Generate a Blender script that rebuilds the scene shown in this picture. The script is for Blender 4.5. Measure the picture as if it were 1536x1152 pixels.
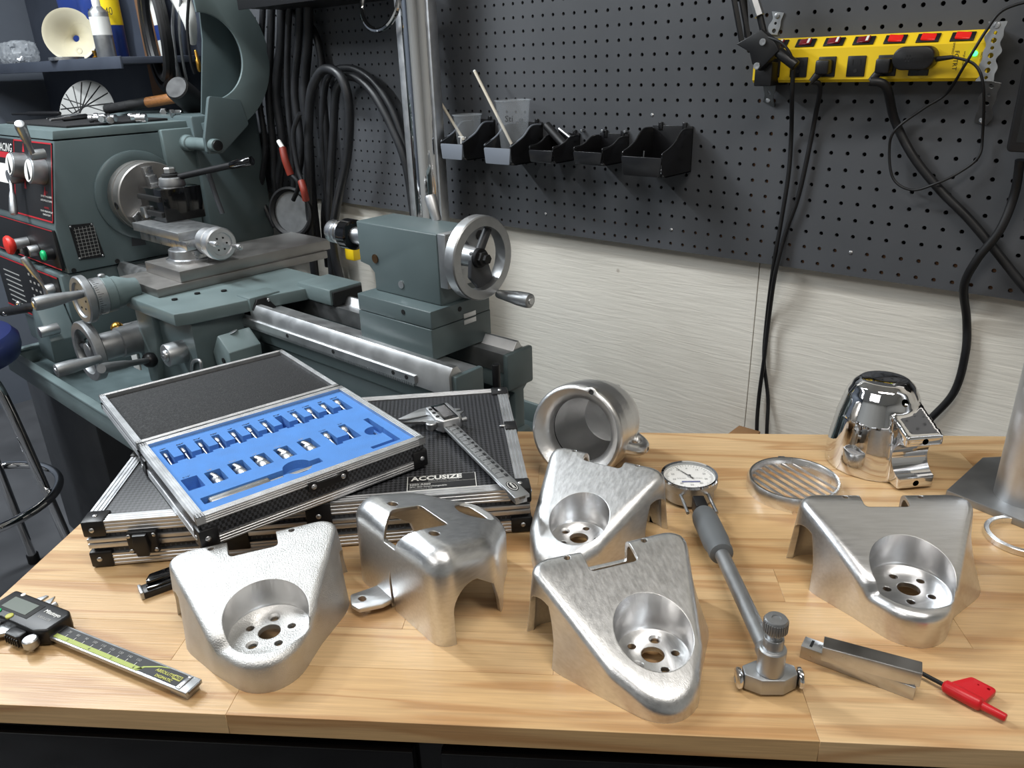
import bpy, bmesh, math, random
from mathutils import Vector, Matrix
random.seed(7)
sc = bpy.context.scene
for o in list(bpy.data.objects): bpy.data.objects.remove(o)
PI = math.pi
# ---------------------------------------------------------------- camera
# world: X along the pegboard wall (to the right), Y into that wall, Z up, metres; floor z=0
CAMZ = 1.331
FPX = 1156.17
MC = Matrix(((0.74617796, 0.66500865, -0.03133594), (0.23529071, -0.307456, -0.92201361), (-0.62278145, 0.68061318, -0.38588725)))
cam_d = bpy.data.cameras.new('camera'); cam = bpy.data.objects.new('camera', cam_d); sc.collection.objects.link(cam)
cam_d.sensor_width = 36; cam_d.lens = FPX / 1536 * 36; cam_d.clip_start = .02; cam_d.clip_end = 60
MT = MC.transposed()
rm = Matrix((MT @ Vector((1, 0, 0)), MT @ Vector((0, -1, 0)), MT @ Vector((0, 0, -1)))).transposed().to_4x4()
cam.matrix_world = Matrix.Translation((0, 0, CAMZ)) @ rm
sc.camera = cam
# ---------------------------------------------------------------- light
w = bpy.data.worlds.new('world'); sc.world = w; w.use_nodes = True
w.node_tree.nodes['Background'].inputs[0].default_value = (.75, .82, .92, 1)
w.node_tree.nodes['Background'].inputs[1].default_value = .35
def area(name, loc, size, size_y, power, rotz=0, col=(1, .97, .93), tilt=(0, 0)):
    l = bpy.data.lights.new(name, 'AREA'); l.shape = 'RECTANGLE'; l.size = size; l.size_y = size_y; l.energy = power; l.color = col
    o = bpy.data.objects.new(name, l); sc.collection.objects.link(o); o.location = loc; o.rotation_euler = (tilt[0], tilt[1], rotz); return o
area('ceiling_tube_light', (-2.0, .30, 2.52), 1.2, .14, 36, 0, (.92, .97, 1))
area('ceiling_tube_light', (.25, .25, 2.52), 1.2, .3, 17, math.radians(20), (1, .95, .88))
area('ceiling_tube_light', (-.6, -1.2, 2.52), 1.3, .6, 14, 0, (1, .97, .93))
area('ceiling_tube_light', (-2.6, -.6, 2.52), 1.2, .14, 50, math.radians(90), (.9, .96, 1))
vs = sc.view_settings
sc.display_settings.display_device = 'sRGB'
vs.view_transform = 'Standard'; vs.look = 'None'; vs.gamma = 1; vs.use_curve_mapping = False
vs.exposure = 0.12
# ---------------------------------------------------------------- pixel -> place (distance always from the plane the thing touches)
def _ray(u, v): return MT @ Vector(((u - 768) / FPX, (v - 576) / FPX, 1))
def pz(u, v, z): d = _ray(u, v); return Vector((0, 0, CAMZ)) + d * ((z - CAMZ) / d.z)
def px(u, v, x): d = _ray(u, v); return Vector((0, 0, CAMZ)) + d * (x / d.x)
def py(u, v, y): d = _ray(u, v); return Vector((0, 0, CAMZ)) + d * (y / d.y)
BT = .9          # bench top
WY = 1.272       # pegboard face
# ---------------------------------------------------------------- materials
MATS = {}
def rgb(r, g, b): # sRGB 0-255 -> linear
    f = lambda c: (c / 255 / 12.92) if c <= 10 else ((c / 255 + .055) / 1.055) ** 2.4
    return (f(r), f(g), f(b), 1)
def mat(name, col=(128, 128, 128), rough=.5, metal=0, noise=0, nscale=30, bump=0, bscale=200, spec=.5, bevel=0, alpha=1, emit=None, trans=0, coat=0, stretch=None, ior=1.45):
    m = bpy.data.materials.new(name); m.use_nodes = True; nt = m.node_tree; N = nt.nodes; Lk = nt.links
    p = N['Principled BSDF']; c = rgb(*col)
    p.inputs['Base Color'].default_value = c; p.inputs['Roughness'].default_value = rough; p.inputs['Metallic'].default_value = metal
    p.inputs['Specular IOR Level'].default_value = spec; p.inputs['Alpha'].default_value = alpha; p.inputs['IOR'].default_value = ior
    p.inputs['Transmission Weight'].default_value = trans; p.inputs['Coat Weight'].default_value = coat
    if emit: p.inputs['Emission Color'].default_value = rgb(*emit[0]); p.inputs['Emission Strength'].default_value = emit[1]
    tc = None
    if noise or bump:
        tc = N.new('ShaderNodeTexCoord'); mp = N.new('ShaderNodeMapping'); Lk.new(tc.outputs['Object'], mp.inputs[0])
        if stretch: mp.inputs['Scale'].default_value = stretch
    if noise:
        t = N.new('ShaderNodeTexNoise'); t.inputs['Scale'].default_value = nscale; t.inputs['Detail'].default_value = 5; Lk.new(mp.outputs[0], t.inputs['Vector'])
        mx = N.new('ShaderNodeMixRGB'); mx.blend_type = 'MULTIPLY'; mx.inputs[0].default_value = 1; mx.inputs[1].default_value = c
        r = N.new('ShaderNodeMapRange'); r.inputs[1].default_value = .3; r.inputs[2].default_value = .7; r.inputs[3].default_value = 1 - noise; r.inputs[4].default_value = 1 + noise * .6
        Lk.new(t.outputs[0], r.inputs[0]); Lk.new(r.outputs[0], mx.inputs[2]); Lk.new(mx.outputs[0], p.inputs['Base Color'])
        r2 = N.new('ShaderNodeMapRange'); r2.inputs[1].default_value = .3; r2.inputs[2].default_value = .7; r2.inputs[3].default_value = rough * (1 - noise); r2.inputs[4].default_value = min(1, rough * (1 + noise))
        Lk.new(t.outputs[0], r2.inputs[0]); Lk.new(r2.outputs[0], p.inputs['Roughness'])
    nrm = None
    if bevel:
        bv = N.new('ShaderNodeBevel'); bv.samples = 4; bv.inputs[0].default_value = bevel; nrm = bv.outputs[0]
    if bump:
        t2 = N.new('ShaderNodeTexNoise'); t2.inputs['Scale'].default_value = bscale; t2.inputs['Detail'].default_value = 3; Lk.new(mp.outputs[0], t2.inputs['Vector'])
        b = N.new('ShaderNodeBump'); b.inputs['Strength'].default_value = bump; b.inputs['Distance'].default_value = .001; Lk.new(t2.outputs[0], b.inputs['Height'])
        if nrm: Lk.new(nrm, b.inputs['Normal'])
        nrm = b.outputs[0]
    if nrm: Lk.new(nrm, p.inputs['Normal'])
    MATS[name] = m; return m
mat('alu_machined', (226, 226, 227), .25, 1, .05, 40)
mat('alu_sand', (205, 205, 204), .5, 1, .10, 60, .5, 900, bevel=.0012)           # bead-blasted grainy casting
mat('alu_brush', (220, 221, 223), .3, 1, .08, 40, .10, 160, bevel=.0012, stretch=(1, 10, 10))
mat('alu_satin', (220, 221, 222), .33, 1, .09, 40, .10, 160, bevel=.0012, stretch=(10, 1, 10))
mat('alu_dull', (216, 217, 218), .38, 1, .09, 40, .10, 160, bevel=.0012, stretch=(10, 1, 10))
mat('alu_grey', (222, 222, 222), .36, 1, .12, 25, .25, 120, bevel=.001)
mat('alu_bright', (230, 230, 230), .27, 1, .08, 30)
mat('alu_frame', (205, 206, 208), .42, 1, .1, 60)
mat('chrome', (225, 225, 226), .04, 1)
mat('steel', (198, 199, 201), .3, 1, .2, 40, bevel=.0004)
mat('slide_steel', (158, 155, 152), .45, 1, .07, 30)
mat('way_steel', (205, 206, 207), .40, 1, .12, 30)
mat('steel_dark', (128, 126, 124), .38, 1, .3, 30, bevel=.0006)
mat('steel_satin', (178, 180, 182), .42, 1, .08, 80, bevel=.0006)
mat('steel_hole', (30, 30, 32), .6, .5)
mat('pewter', (150, 152, 154), .45, .85, .1, 60)
mat('paint_green', (88, 101, 103), .34, 0, .16, 5, .12, 70, bevel=.0022)
mat('paint_green_lit', (103, 117, 118), .36, 0, .16, 9, .12, 70, bevel=.0022)  # brighter copy of the lathe paint, with the lit tone put into its colour
mat('paint_tray', (82, 95, 97), .42, 0, .25, 12, .2, 60, bevel=.001)
mat('stand_grey', (58, 60, 64), .55, 0, .25, 6)
mat('black_plastic', (20, 20, 22), .38, 0, 0, bevel=.0006)
mat('black_matte', (17, 17, 18), .65)
mat('black_gloss', (10, 10, 12), .12, coat=.4)
mat('black_rubber', (24, 24, 26), .5, 0, .15, 40)
mat('hose_rubber', (38, 39, 42), .42, 0, .2, 30)
mat('foam_grey', (38, 39, 41), .95, 0, .45, 500, .9, 700)
mat('foam_blue', (80, 133, 203), .85, 0, .08, 60, .35, 900)
mat('case_black', (36, 37, 39), .5, 0, .1, 60)
mat('white_print', (226, 226, 222), .5)
mat('grey_print', (160, 160, 158), .5)
mat('black_print', (22, 22, 24), .5)
mat('lime', (158, 172, 84), .5)
mat('lime_text', (180, 180, 84), .5)
mat('red_plastic', (190, 24, 34), .35)
mat('estop_red', (206, 52, 44), .4)
mat('red_print', (170, 30, 40), .5)
mat('green_button', (20, 170, 104), .35)
mat('yellow_metal', (236, 200, 34), .38, 0, .06, 8, bevel=.0008)
mat('lens_red', (150, 24, 24), .2, emit=((255, 40, 24), .45))
mat('lens_red_off', (120, 26, 34), .18)
mat('led_green', (40, 220, 90), .3, emit=((60, 255, 110), 4))
mat('lcd', (104, 112, 106), .25)
mat('lcd_dark', (52, 52, 54), .15)
mat('white_plastic', (222, 222, 218), .45)
mat('cream_plastic', (206, 198, 172), .4, trans=.15)
mat('clear_plastic', (190, 196, 202), .25, alpha=.2)
mat('clear_bag', (200, 205, 210), .2, alpha=.35)
mat('stick', (214, 205, 188), .6)
mat('brass', (186, 140, 62), .3, 1)
mat('copper_disc', (120, 92, 66), .45, 1, .2, 60)
mat('wood_handle', (150, 100, 56), .55, 0, .35, 25, stretch=(1, 12, 12))
mat('wood_raw', (150, 112, 74), .7, 0, .3, 12)
mat('blue_bag', (38, 60, 128), .35, 0, .2, 6, .4, 20)
mat('can_blue', (34, 56, 120), .3)
mat('can_yellow', (226, 196, 30), .35)
mat('seat_blue', (30, 40, 84), .4)
mat('seat_yellow', (220, 172, 52), .45)
mat('rag_black', (26, 26, 28), .9, 0, .3, 80, .6, 200)
mat('orange_grip', (126, 46, 34), .5)
mat('furring', (120, 86, 60), .8, 0, .3, 10)
mat('cavity_shade', (14, 14, 15), .9)
mat('shelf_dark', (58, 64, 76), .6, 0, .12, 10)
mat('mesh_black', (22, 22, 24), .5)
mat('dial_white', (236, 236, 234), .3)
mat('blue_print', (40, 60, 130), .5)
mat('glass', (255, 255, 255), .02, trans=1, alpha=.12)
mat('smoke_black', (24, 24, 26), .25, spec=.6)
mat('bin_frosted', (120, 126, 136), .35, spec=.5)
mat('grip_grey', (92, 96, 99), .55)
mat('floor_mat', (84, 85, 88), .42, 0, .35, 3.5, .15, 40)
mat('wall_grey', (96, 102, 112), .7, 0, .12, 3)
mat('wall_room', (212, 212, 209), .8, 0, .06, 2)
mat('ceiling_mat', (216, 216, 214), .85)
mat('pegboard_mat', (76, 78, 82), .5, 0, .10, 5, .15, 60)
# knurled / woven black panel of the tool cases
def weave_mat():
    m = mat('case_weave', (44, 45, 48), .42); nt = m.node_tree; N = nt.nodes; Lk = nt.links; p = N['Principled BSDF']
    tc = N.new('ShaderNodeTexCoord'); mp = N.new('ShaderNodeMapping'); mp.inputs['Scale'].default_value = (300, 300, 300); mp.inputs['Rotation'].default_value = (0, 0, PI / 4)
    Lk.new(tc.outputs['Object'], mp.inputs[0]); ck = N.new('ShaderNodeTexChecker'); ck.inputs['Scale'].default_value = 1; Lk.new(mp.outputs[0], ck.inputs['Vector'])
    ck.inputs['Color1'].default_value = rgb(26, 27, 29); ck.inputs['Color2'].default_value = rgb(64, 65, 69); Lk.new(ck.outputs[0], p.inputs['Base Color'])
    b = N.new('ShaderNodeBump'); b.inputs['Strength'].default_value = .5; b.inputs['Distance'].default_value = .0005; Lk.new(ck.outputs[1], b.inputs['Height']); Lk.new(b.outputs[0], p.inputs['Normal'])
weave_mat()
def wood_mat():
    m = bpy.data.materials.new('pine'); m.use_nodes = True; nt = m.node_tree; N = nt.nodes; Lk = nt.links; p = N['Principled BSDF']
    tc = N.new('ShaderNodeTexCoord'); oi = N.new('ShaderNodeObjectInfo')
    ad = N.new('ShaderNodeVectorMath'); ad.operation = 'MULTIPLY_ADD'; sc3 = N.new('ShaderNodeCombineXYZ')
    for i in range(3): Lk.new(oi.outputs['Random'], sc3.inputs[i])
    ad.inputs[1].default_value = (7, 3, 5); Lk.new(sc3.outputs[0], ad.inputs[0]); Lk.new(tc.outputs['Object'], ad.inputs[2])
    mp = N.new('ShaderNodeMapping'); mp.inputs['Scale'].default_value = (1.6, 17, 17); Lk.new(ad.outputs[0], mp.inputs[0])
    n1 = N.new('ShaderNodeTexNoise'); n1.inputs['Scale'].default_value = 1.3; n1.inputs['Detail'].default_value = 2.5; n1.inputs['Distortion'].default_value = .6; Lk.new(mp.outputs[0], n1.inputs['Vector'])
    mu = N.new('ShaderNodeMath'); mu.operation = 'MULTIPLY'; mu.inputs[1].default_value = 26; Lk.new(n1.outputs[0], mu.inputs[0])
    sn = N.new('ShaderNodeMath'); sn.operation = 'SINE'; Lk.new(mu.outputs[0], sn.inputs[0])
    mr = N.new('ShaderNodeMapRange'); mr.inputs[1].default_value = -1; mr.inputs[2].default_value = 1; Lk.new(sn.outputs[0], mr.inputs[0])
    pw = N.new('ShaderNodeMath'); pw.operation = 'POWER'; pw.inputs[1].default_value = 3; Lk.new(mr.outputs[0], pw.inputs[0])
    n2 = N.new('ShaderNodeTexNoise'); n2.inputs['Scale'].default_value = 9; n2.inputs['Detail'].default_value = 6; mp2 = N.new('ShaderNodeMapping'); mp2.inputs['Scale'].default_value = (2, 60, 60); Lk.new(ad.outputs[0], mp2.inputs[0]); Lk.new(mp2.outputs[0], n2.inputs['Vector'])
    cr = N.new('ShaderNodeMixRGB'); cr.inputs[1].default_value = rgb(203, 171, 128); cr.inputs[2].default_value = rgb(174, 133, 90)
    m2 = N.new('ShaderNodeMath'); m2.operation = 'MULTIPLY'; m2.inputs[1].default_value = .8; Lk.new(pw.outputs[0], m2.inputs[0]); Lk.new(m2.outputs[0], cr.inputs[0])
    c2 = N.new('ShaderNodeMixRGB'); c2.blend_type = 'MULTIPLY'; c2.inputs[0].default_value = 1; Lk.new(cr.outputs[0], c2.inputs[1])
    r2 = N.new('ShaderNodeMapRange'); r2.inputs[1].default_value = .3; r2.inputs[2].default_value = .7; r2.inputs[3].default_value = .86; r2.inputs[4].default_value = 1.08; Lk.new(n2.outputs[0], r2.inputs[0]); Lk.new(r2.outputs[0], c2.inputs[2])
    tint = N.new('ShaderNodeMixRGB'); tint.blend_type = 'MULTIPLY'; tint.inputs[0].default_value = 1
    rr = N.new('ShaderNodeMapRange'); rr.inputs[3].default_value = .88; rr.inputs[4].default_value = 1.05; Lk.new(oi.outputs['Random'], rr.inputs[0])
    cmb = N.new('ShaderNodeCombineXYZ'); Lk.new(rr.outputs[0], cmb.inputs[0])
    q1 = N.new('ShaderNodeMath'); q1.operation = 'POWER'; q1.inputs[1].default_value = 1.5; Lk.new(rr.outputs[0], q1.inputs[0]); Lk.new(q1.outputs[0], cmb.inputs[1])
    q2 = N.new('ShaderNodeMath'); q2.operation = 'POWER'; q2.inputs[1].default_value = 2.4; Lk.new(rr.outputs[0], q2.inputs[0]); Lk.new(q2.outputs[0], cmb.inputs[2])
    Lk.new(c2.outputs[0], tint.inputs[1]); Lk.new(cmb.outputs[0], tint.inputs[2])
    # a few dark nicks and scratches
    v = N.new('ShaderNodeTexNoise'); v.inputs['Scale'].default_value = 5; v.inputs['Detail'].default_value = 9; v.inputs['Roughness'].default_value = .75; mp3 = N.new('ShaderNodeMapping'); mp3.inputs['Scale'].default_value = (14, 22, 14); Lk.new(ad.outputs[0], mp3.inputs[0]); Lk.new(mp3.outputs[0], v.inputs['Vector'])
    vr = N.new('ShaderNodeMapRange'); vr.inputs[1].default_value = .685; vr.inputs[2].default_value = .73; vr.inputs[3].default_value = 0; vr.inputs[4].default_value = .5; Lk.new(v.outputs[0], vr.inputs[0])
    dk = N.new('ShaderNodeMixRGB'); dk.inputs[2].default_value = rgb(110, 78, 48); Lk.new(vr.outputs[0], dk.inputs[0]); Lk.new(tint.outputs[0], dk.inputs[1])
    Lk.new(dk.outputs[0], p.inputs['Base Color']); p.inputs['Roughness'].default_value = .36
    b = N.new('ShaderNodeBump'); b.inputs['Strength'].default_value = .12; b.inputs['Distance'].default_value = .001; Lk.new(n2.outputs[0], b.inputs['Height']); Lk.new(b.outputs[0], p.inputs['Normal'])
    MATS['pine'] = m
wood_mat()
def ply_mat():
    m = bpy.data.materials.new('white_ply'); m.use_nodes = True; nt = m.node_tree; N = nt.nodes; Lk = nt.links; p = N['Principled BSDF']
    tc = N.new('ShaderNodeTexCoord'); mp = N.new('ShaderNodeMapping'); mp.inputs['Scale'].default_value = (2.2, 1, 26); Lk.new(tc.outputs['Object'], mp.inputs[0])
    n = N.new('ShaderNodeTexNoise'); n.inputs['Scale'].default_value = 5; n.inputs['Detail'].default_value = 6; n.inputs['Distortion'].default_value = .8; Lk.new(mp.outputs[0], n.inputs['Vector'])
    n2 = N.new('ShaderNodeTexNoise'); n2.inputs['Scale'].default_value = 4; n2.inputs['Detail'].default_value = 3; Lk.new(tc.outputs['Object'], n2.inputs['Vector'])
    cr = N.new('ShaderNodeMixRGB'); cr.inputs[1].default_value = rgb(214, 209, 198); cr.inputs[2].default_value = rgb(234, 230, 221); Lk.new(n2.outputs[0], cr.inputs[0])
    kn = N.new('ShaderNodeTexVoronoi'); kn.inputs['Scale'].default_value = 7; Lk.new(tc.outputs['Object'], kn.inputs['Vector'])
    kr = N.new('ShaderNodeMapRange'); kr.inputs[1].default_value = .035; kr.inputs[2].default_value = .05; kr.inputs[3].default_value = .55; kr.inputs[4].default_value = 0; Lk.new(kn.outputs['Distance'], kr.inputs[0])
    mk = N.new('ShaderNodeMixRGB'); mk.inputs[2].default_value = rgb(140, 126, 112); Lk.new(kr.outputs[0], mk.inputs[0]); Lk.new(cr.outputs[0], mk.inputs[1])
    Lk.new(mk.outputs[0], p.inputs['Base Color']); p.inputs['Roughness'].default_value = .55
    b = N.new('ShaderNodeBump'); b.inputs['Strength'].default_value = .3; b.inputs['Distance'].default_value = .004; Lk.new(n.outputs[0], b.inputs['Height']); Lk.new(b.outputs[0], p.inputs['Normal'])
    MATS['white_ply'] = m
ply_mat()
# ---------------------------------------------------------------- mesh helpers
COL = sc.collection
def frame(d, up=(0, 0, 1)):
    d = Vector(d).normalized(); up = Vector(up)
    if abs(d.dot(up)) > .98: up = Vector((1, 0, 0))
    x = up.cross(d).normalized(); y = d.cross(x); return x, y, d
def catmull(pts, n=8, closed=False):
    pts = [Vector(p) for p in pts]; out = []; m = len(pts)
    rng = range(m if closed else m - 1)
    for i in rng:
        if closed: a, b, c, d = pts[(i - 1) % m], pts[i], pts[(i + 1) % m], pts[(i + 2) % m]
        else: a, b, c, d = pts[max(i - 1, 0)], pts[i], pts[i + 1], pts[min(i + 2, m - 1)]
        for k in range(n):
            t = k / n; out.append(.5 * ((2 * b) + (c - a) * t + (2 * a - 5 * b + 4 * c - d) * t * t + (3 * b - a - 3 * c + d) * t ** 3))
    if not closed: out.append(pts[-1])
    return out
class MB:
    def __init__(s): s.bm = bmesh.new()
    def _merge(s, b2, M=None):
        if M is not None: b2.transform(M)
        me = bpy.data.meshes.new('t'); b2.to_mesh(me); b2.free(); s.bm.from_mesh(me); bpy.data.meshes.remove(me); return s
    def box(s, x0, x1, y0, y1, z0, z1, bev=0, seg=2, M=None):
        b = bmesh.new(); bmesh.ops.create_cube(b, size=1)
        for v in b.verts: v.co = Vector(((x0 + x1) / 2 + v.co.x * (x1 - x0), (y0 + y1) / 2 + v.co.y * (y1 - y0), (z0 + z1) / 2 + v.co.z * (z1 - z0)))
        if bev: bmesh.ops.bevel(b, geom=b.edges[:], offset=bev, segments=seg, affect='EDGES', profile=.5)
        return s._merge(b, M)
    def prism(s, poly, h0, h1, ax='z', bev=0, seg=2, M=None):
        # poly: 2D points. ax 'z': (x,y)->xy ; 'x': (y,z) extruded along x ; 'y': (x,z) extruded along y
        b = bmesh.new()
        def P(a, c, h): return {'z': (a, c, h), 'x': (h, a, c), 'y': (a, h, c)}[ax]
        v0 = [b.verts.new(P(a, c, h0)) for a, c in poly]; v1 = [b.verts.new(P(a, c, h1)) for a, c in poly]
        n = len(poly); f0 = b.faces.new(v0); f1 = b.faces.new(v1)
        for i in range(n): b.faces.new((v0[i], v0[(i + 1) % n], v1[(i + 1) % n], v1[i]))
        bmesh.ops.recalc_face_normals(b, faces=b.faces[:])
        if bev: bmesh.ops.bevel(b, geom=[e for f in (f0, f1) for e in f.edges], offset=bev, segments=seg, affect='EDGES', profile=.5)
        return s._merge(b, M)
    def rev(s, prof, p=(0, 0, 0), d=(0, 0, 1), seg=32, caps=True, a0=0, a1=2 * PI, up=(0, 0, 1)):
        # prof: list of (r, h) along d
        x, y, z = frame(d, up); p = Vector(p); full = abs(a1 - a0 - 2 * PI) < 1e-6; n = seg if full else seg + 1; rings = []
        b = bmesh.new()
        for r, h in prof:
            if r < 1e-7: rings.append([b.verts.new(p + z * h)]); continue
            rings.append([b.verts.new(p + z * h + (x * math.cos(a0 + (a1 - a0) * i / seg) + y * math.sin(a0 + (a1 - a0) * i / seg)) * r) for i in range(n)])
        for A, B in zip(rings, rings[1:]):
            m = seg
            for i in range(m):
                j = (i + 1) % n
                if len(A) == 1 and len(B) == 1: continue
                if len(A) == 1: b.faces.new((A[0], B[j], B[i]))
                elif len(B) == 1: b.faces.new((A[i], A[j], B[0]))
                else: b.faces.new((A[i], A[j], B[j], B[i]))
        if caps and full:
            for R, rv in ((rings[0], True), (rings[-1], False)):
                if len(R) > 2: b.faces.new(R[::-1] if rv else R)
        bmesh.ops.recalc_face_normals(b, faces=b.faces[:])
        return s._merge(b)
    def cyl(s, p0, p1, r, r1=None, seg=20, bev=0):
        p0 = Vector(p0); p1 = Vector(p1); L = (p1 - p0).length; r1 = r if r1 is None else r1
        if bev: prof = [(r - bev, 0), (r - bev * .3, bev * .3), (r, bev), (r1, L - bev), (r1 - bev * .3, L - bev * .3), (r1 - bev, L)]
        else: prof = [(r, 0), (r1, L)]
        return s.rev(prof, p0, p1 - p0, seg)
    def tube(s, pts, r, n=8, seg=10, closed=False, smooth=True):
        P = catmull(pts, n, closed) if smooth else [Vector(p) for p in pts]
        b = bmesh.new(); rings = []; m = len(P); nx = None
        for i, p in enumerate(P):
            if closed: t = P[(i + 1) % m] - P[i - 1]
            else: t = P[min(i + 1, m - 1)] - P[max(i - 1, 0)]
            t = t.normalized() if t.length else Vector((0, 0, 1))
            if nx is None: nx = frame(t)[0]
            nx = (nx - t * nx.dot(t)).normalized(); ny = t.cross(nx)
            rr = r(i / (m - 1)) if callable(r) else r
            rings.append([b.verts.new(p + (nx * math.cos(2 * PI * k / seg) + ny * math.sin(2 * PI * k / seg)) * rr) for k in range(seg)])
        for i in range(m if closed else m - 1):
            A, B = rings[i], rings[(i + 1) % m]
            for k in range(seg): b.faces.new((A[k], A[(k + 1) % seg], B[(k + 1) % seg], B[k]))
        if not closed: b.faces.new(rings[0][::-1]); b.faces.new(rings[-1])
        bmesh.ops.recalc_face_normals(b, faces=b.faces[:]); return s._merge(b)
    def ball(s, c, r, sc3=(1, 1, 1), seg=20, M=None):
        b = bmesh.new(); bmesh.ops.create_uvsphere(b, u_segments=seg, v_segments=seg // 2 + 2, radius=r)
        for v in b.verts: v.co = Vector(c) + Vector((v.co.x * sc3[0], v.co.y * sc3[1], v.co.z * sc3[2]))
        return s._merge(b, M)
    def ring(s, R, r, z0, z1, c=(0, 0), seg=48, bev=.0006):
        prof = [(r, z0), (R - bev, z0), (R, z0 + bev), (R, z1 - bev), (R - bev, z1), (r + bev, z1), (r, z1 - bev), (r, z0)]
        return s.rev(prof, (c[0], c[1], 0), (0, 0, 1), seg, caps=False)
    def mesh(s, me, M=None):
        b = bmesh.new(); b.from_mesh(me); return s._merge(b, M)
    def xf(s, M): s.bm.transform(M); return s
    def raw(s, ang=None):
        me = bpy.data.meshes.new('m'); bmesh.ops.recalc_face_normals(s.bm, faces=s.bm.faces[:]) ; s.bm.to_mesh(me); s.bm.free(); return me
    def build(s, name, m, parent=None, world=False, ang=38, flat=False):
        me = bpy.data.meshes.new(name)
        if world and parent is not None: s.bm.transform(WMAT[parent.name].inverted())
        s.bm.to_mesh(me); s.bm.free(); return link(name, me, m, parent, ang, flat)
def link(name, me, m, parent=None, ang=38, flat=False):
    me.name = name; me.materials.clear(); me.materials.append(MATS[m] if isinstance(m, str) else m)
    if not flat: me.shade_smooth(); me.set_sharp_from_angle(angle=math.radians(ang))
    o = bpy.data.objects.new(name, me); COL.objects.link(o)
    if parent is not None: o.parent = parent
    return o
WMAT = {}
def thing(name, label, cat, loc=(0, 0, 0), rotz=0, group=None, M=None):
    o = bpy.data.objects.new(name, None); COL.objects.link(o); o.empty_display_size = .02
    mw = M if M is not None else Matrix.Translation(Vector(loc)) @ Matrix.Rotation(rotz, 4, 'Z')
    o.matrix_world = mw; WMAT[o.name] = mw; o['label'] = label; o['category'] = cat
    if group: o['group'] = group
    return o
def tag(o, label, cat, group=None):
    o['label'] = label; o['category'] = cat
    if group: o['group'] = group
    return o
def struct(o): o['kind'] = 'structure'; return o
def bool_mesh(me, ops):
    tmp = []
    o = bpy.data.objects.new('tmp', me); COL.objects.link(o); tmp.append(o)
    for op, cm in ops:
        c = bpy.data.objects.new('cut', cm); COL.objects.link(c); tmp.append(c)
        md = o.modifiers.new('b', 'BOOLEAN'); md.operation = op; md.solver = 'EXACT'; md.object = c
    dg = bpy.context.evaluated_depsgraph_get(); dg.update()
    r = bpy.data.meshes.new_from_object(o.evaluated_get(dg))
    for c in tmp: bpy.data.objects.remove(c)
    return r
def remesh(me, voxel, smooth_it=4, fac=.5):
    o = bpy.data.objects.new('tmp', me); COL.objects.link(o)
    md = o.modifiers.new('r', 'REMESH'); md.mode = 'VOXEL'; md.voxel_size = voxel; md.use_smooth_shade = True
    if smooth_it: sm = o.modifiers.new('s', 'SMOOTH'); sm.factor = fac; sm.iterations = smooth_it
    dg = bpy.context.evaluated_depsgraph_get(); dg.update()
    r = bpy.data.meshes.new_from_object(o.evaluated_get(dg)); bpy.data.objects.remove(o); return r
TXT = {}
def text_mesh(t, size, align='CENTER', bold=0):
    k = (t, size, align, bold)
    if k in TXT: return TXT[k]
    c = bpy.data.curves.new('txt', 'FONT'); c.body = t; c.size = size; c.align_x = align; c.align_y = 'CENTER'; c.offset = bold; c.resolution_u = 2
    o = bpy.data.objects.new('txt', c); COL.objects.link(o); dg = bpy.context.evaluated_depsgraph_get(); dg.update()
    me = bpy.data.meshes.new_from_object(o.evaluated_get(dg)); bpy.data.objects.remove(o); TXT[k] = me; return me
def text(t, size, M, name, m, parent, align='CENTER', bold=0, world=False):
    b = MB().mesh(text_mesh(t, size, align, bold), M); return b.build(name, m, parent, world, flat=True)
def T(x, y, z): return Matrix.Translation((x, y, z))
def R(a, ax): return Matrix.Rotation(a, 4, ax)
def basis(o, x, y, z): # local axes -> world
    return Matrix(((x[0], y[0], z[0], o[0]), (x[1], y[1], z[1], o[1]), (x[2], y[2], z[2], o[2]), (0, 0, 0, 1)))
def arc(cx, cy, r, a0, a1, n): return [(cx + r * math.cos(a0 + (a1 - a0) * i / n), cy + r * math.sin(a0 + (a1 - a0) * i / n)) for i in range(n + 1)]
def round_poly(pts, rad, n=6):
    out = []; m = len(pts)
    for i in range(m):
        p = Vector(pts[i]); a = (Vector(pts[i - 1]) - p).normalized(); b = (Vector(pts[(i + 1) % m]) - p).normalized()
        r = rad[i] if isinstance(rad, (list, tuple)) else rad
        h = a.angle(b) / 2; d = r / math.tan(h); c = p + (a + b).normalized() * (r / math.sin(h)); s = p + a * d; e = p + b * d
        a0 = math.atan2(s.y - c.y, s.x - c.x); a1 = math.atan2(e.y - c.y, e.x - c.x)
        while a1 - a0 > PI: a1 -= 2 * PI
        while a1 - a0 < -PI: a1 += 2 * PI
        out += arc(c.x, c.y, r, a0, a1, n)
    return out
def copy_tree(o, parent=None, M=None, label=None):
    c = o.copy(); COL.objects.link(c)
    if parent is not None: c.parent = parent
    else:
        c.matrix_world = M; WMAT[c.name] = M
        if label: c['label'] = label
    for ch in list(o.children): copy_tree(ch, c)
    return c
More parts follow.
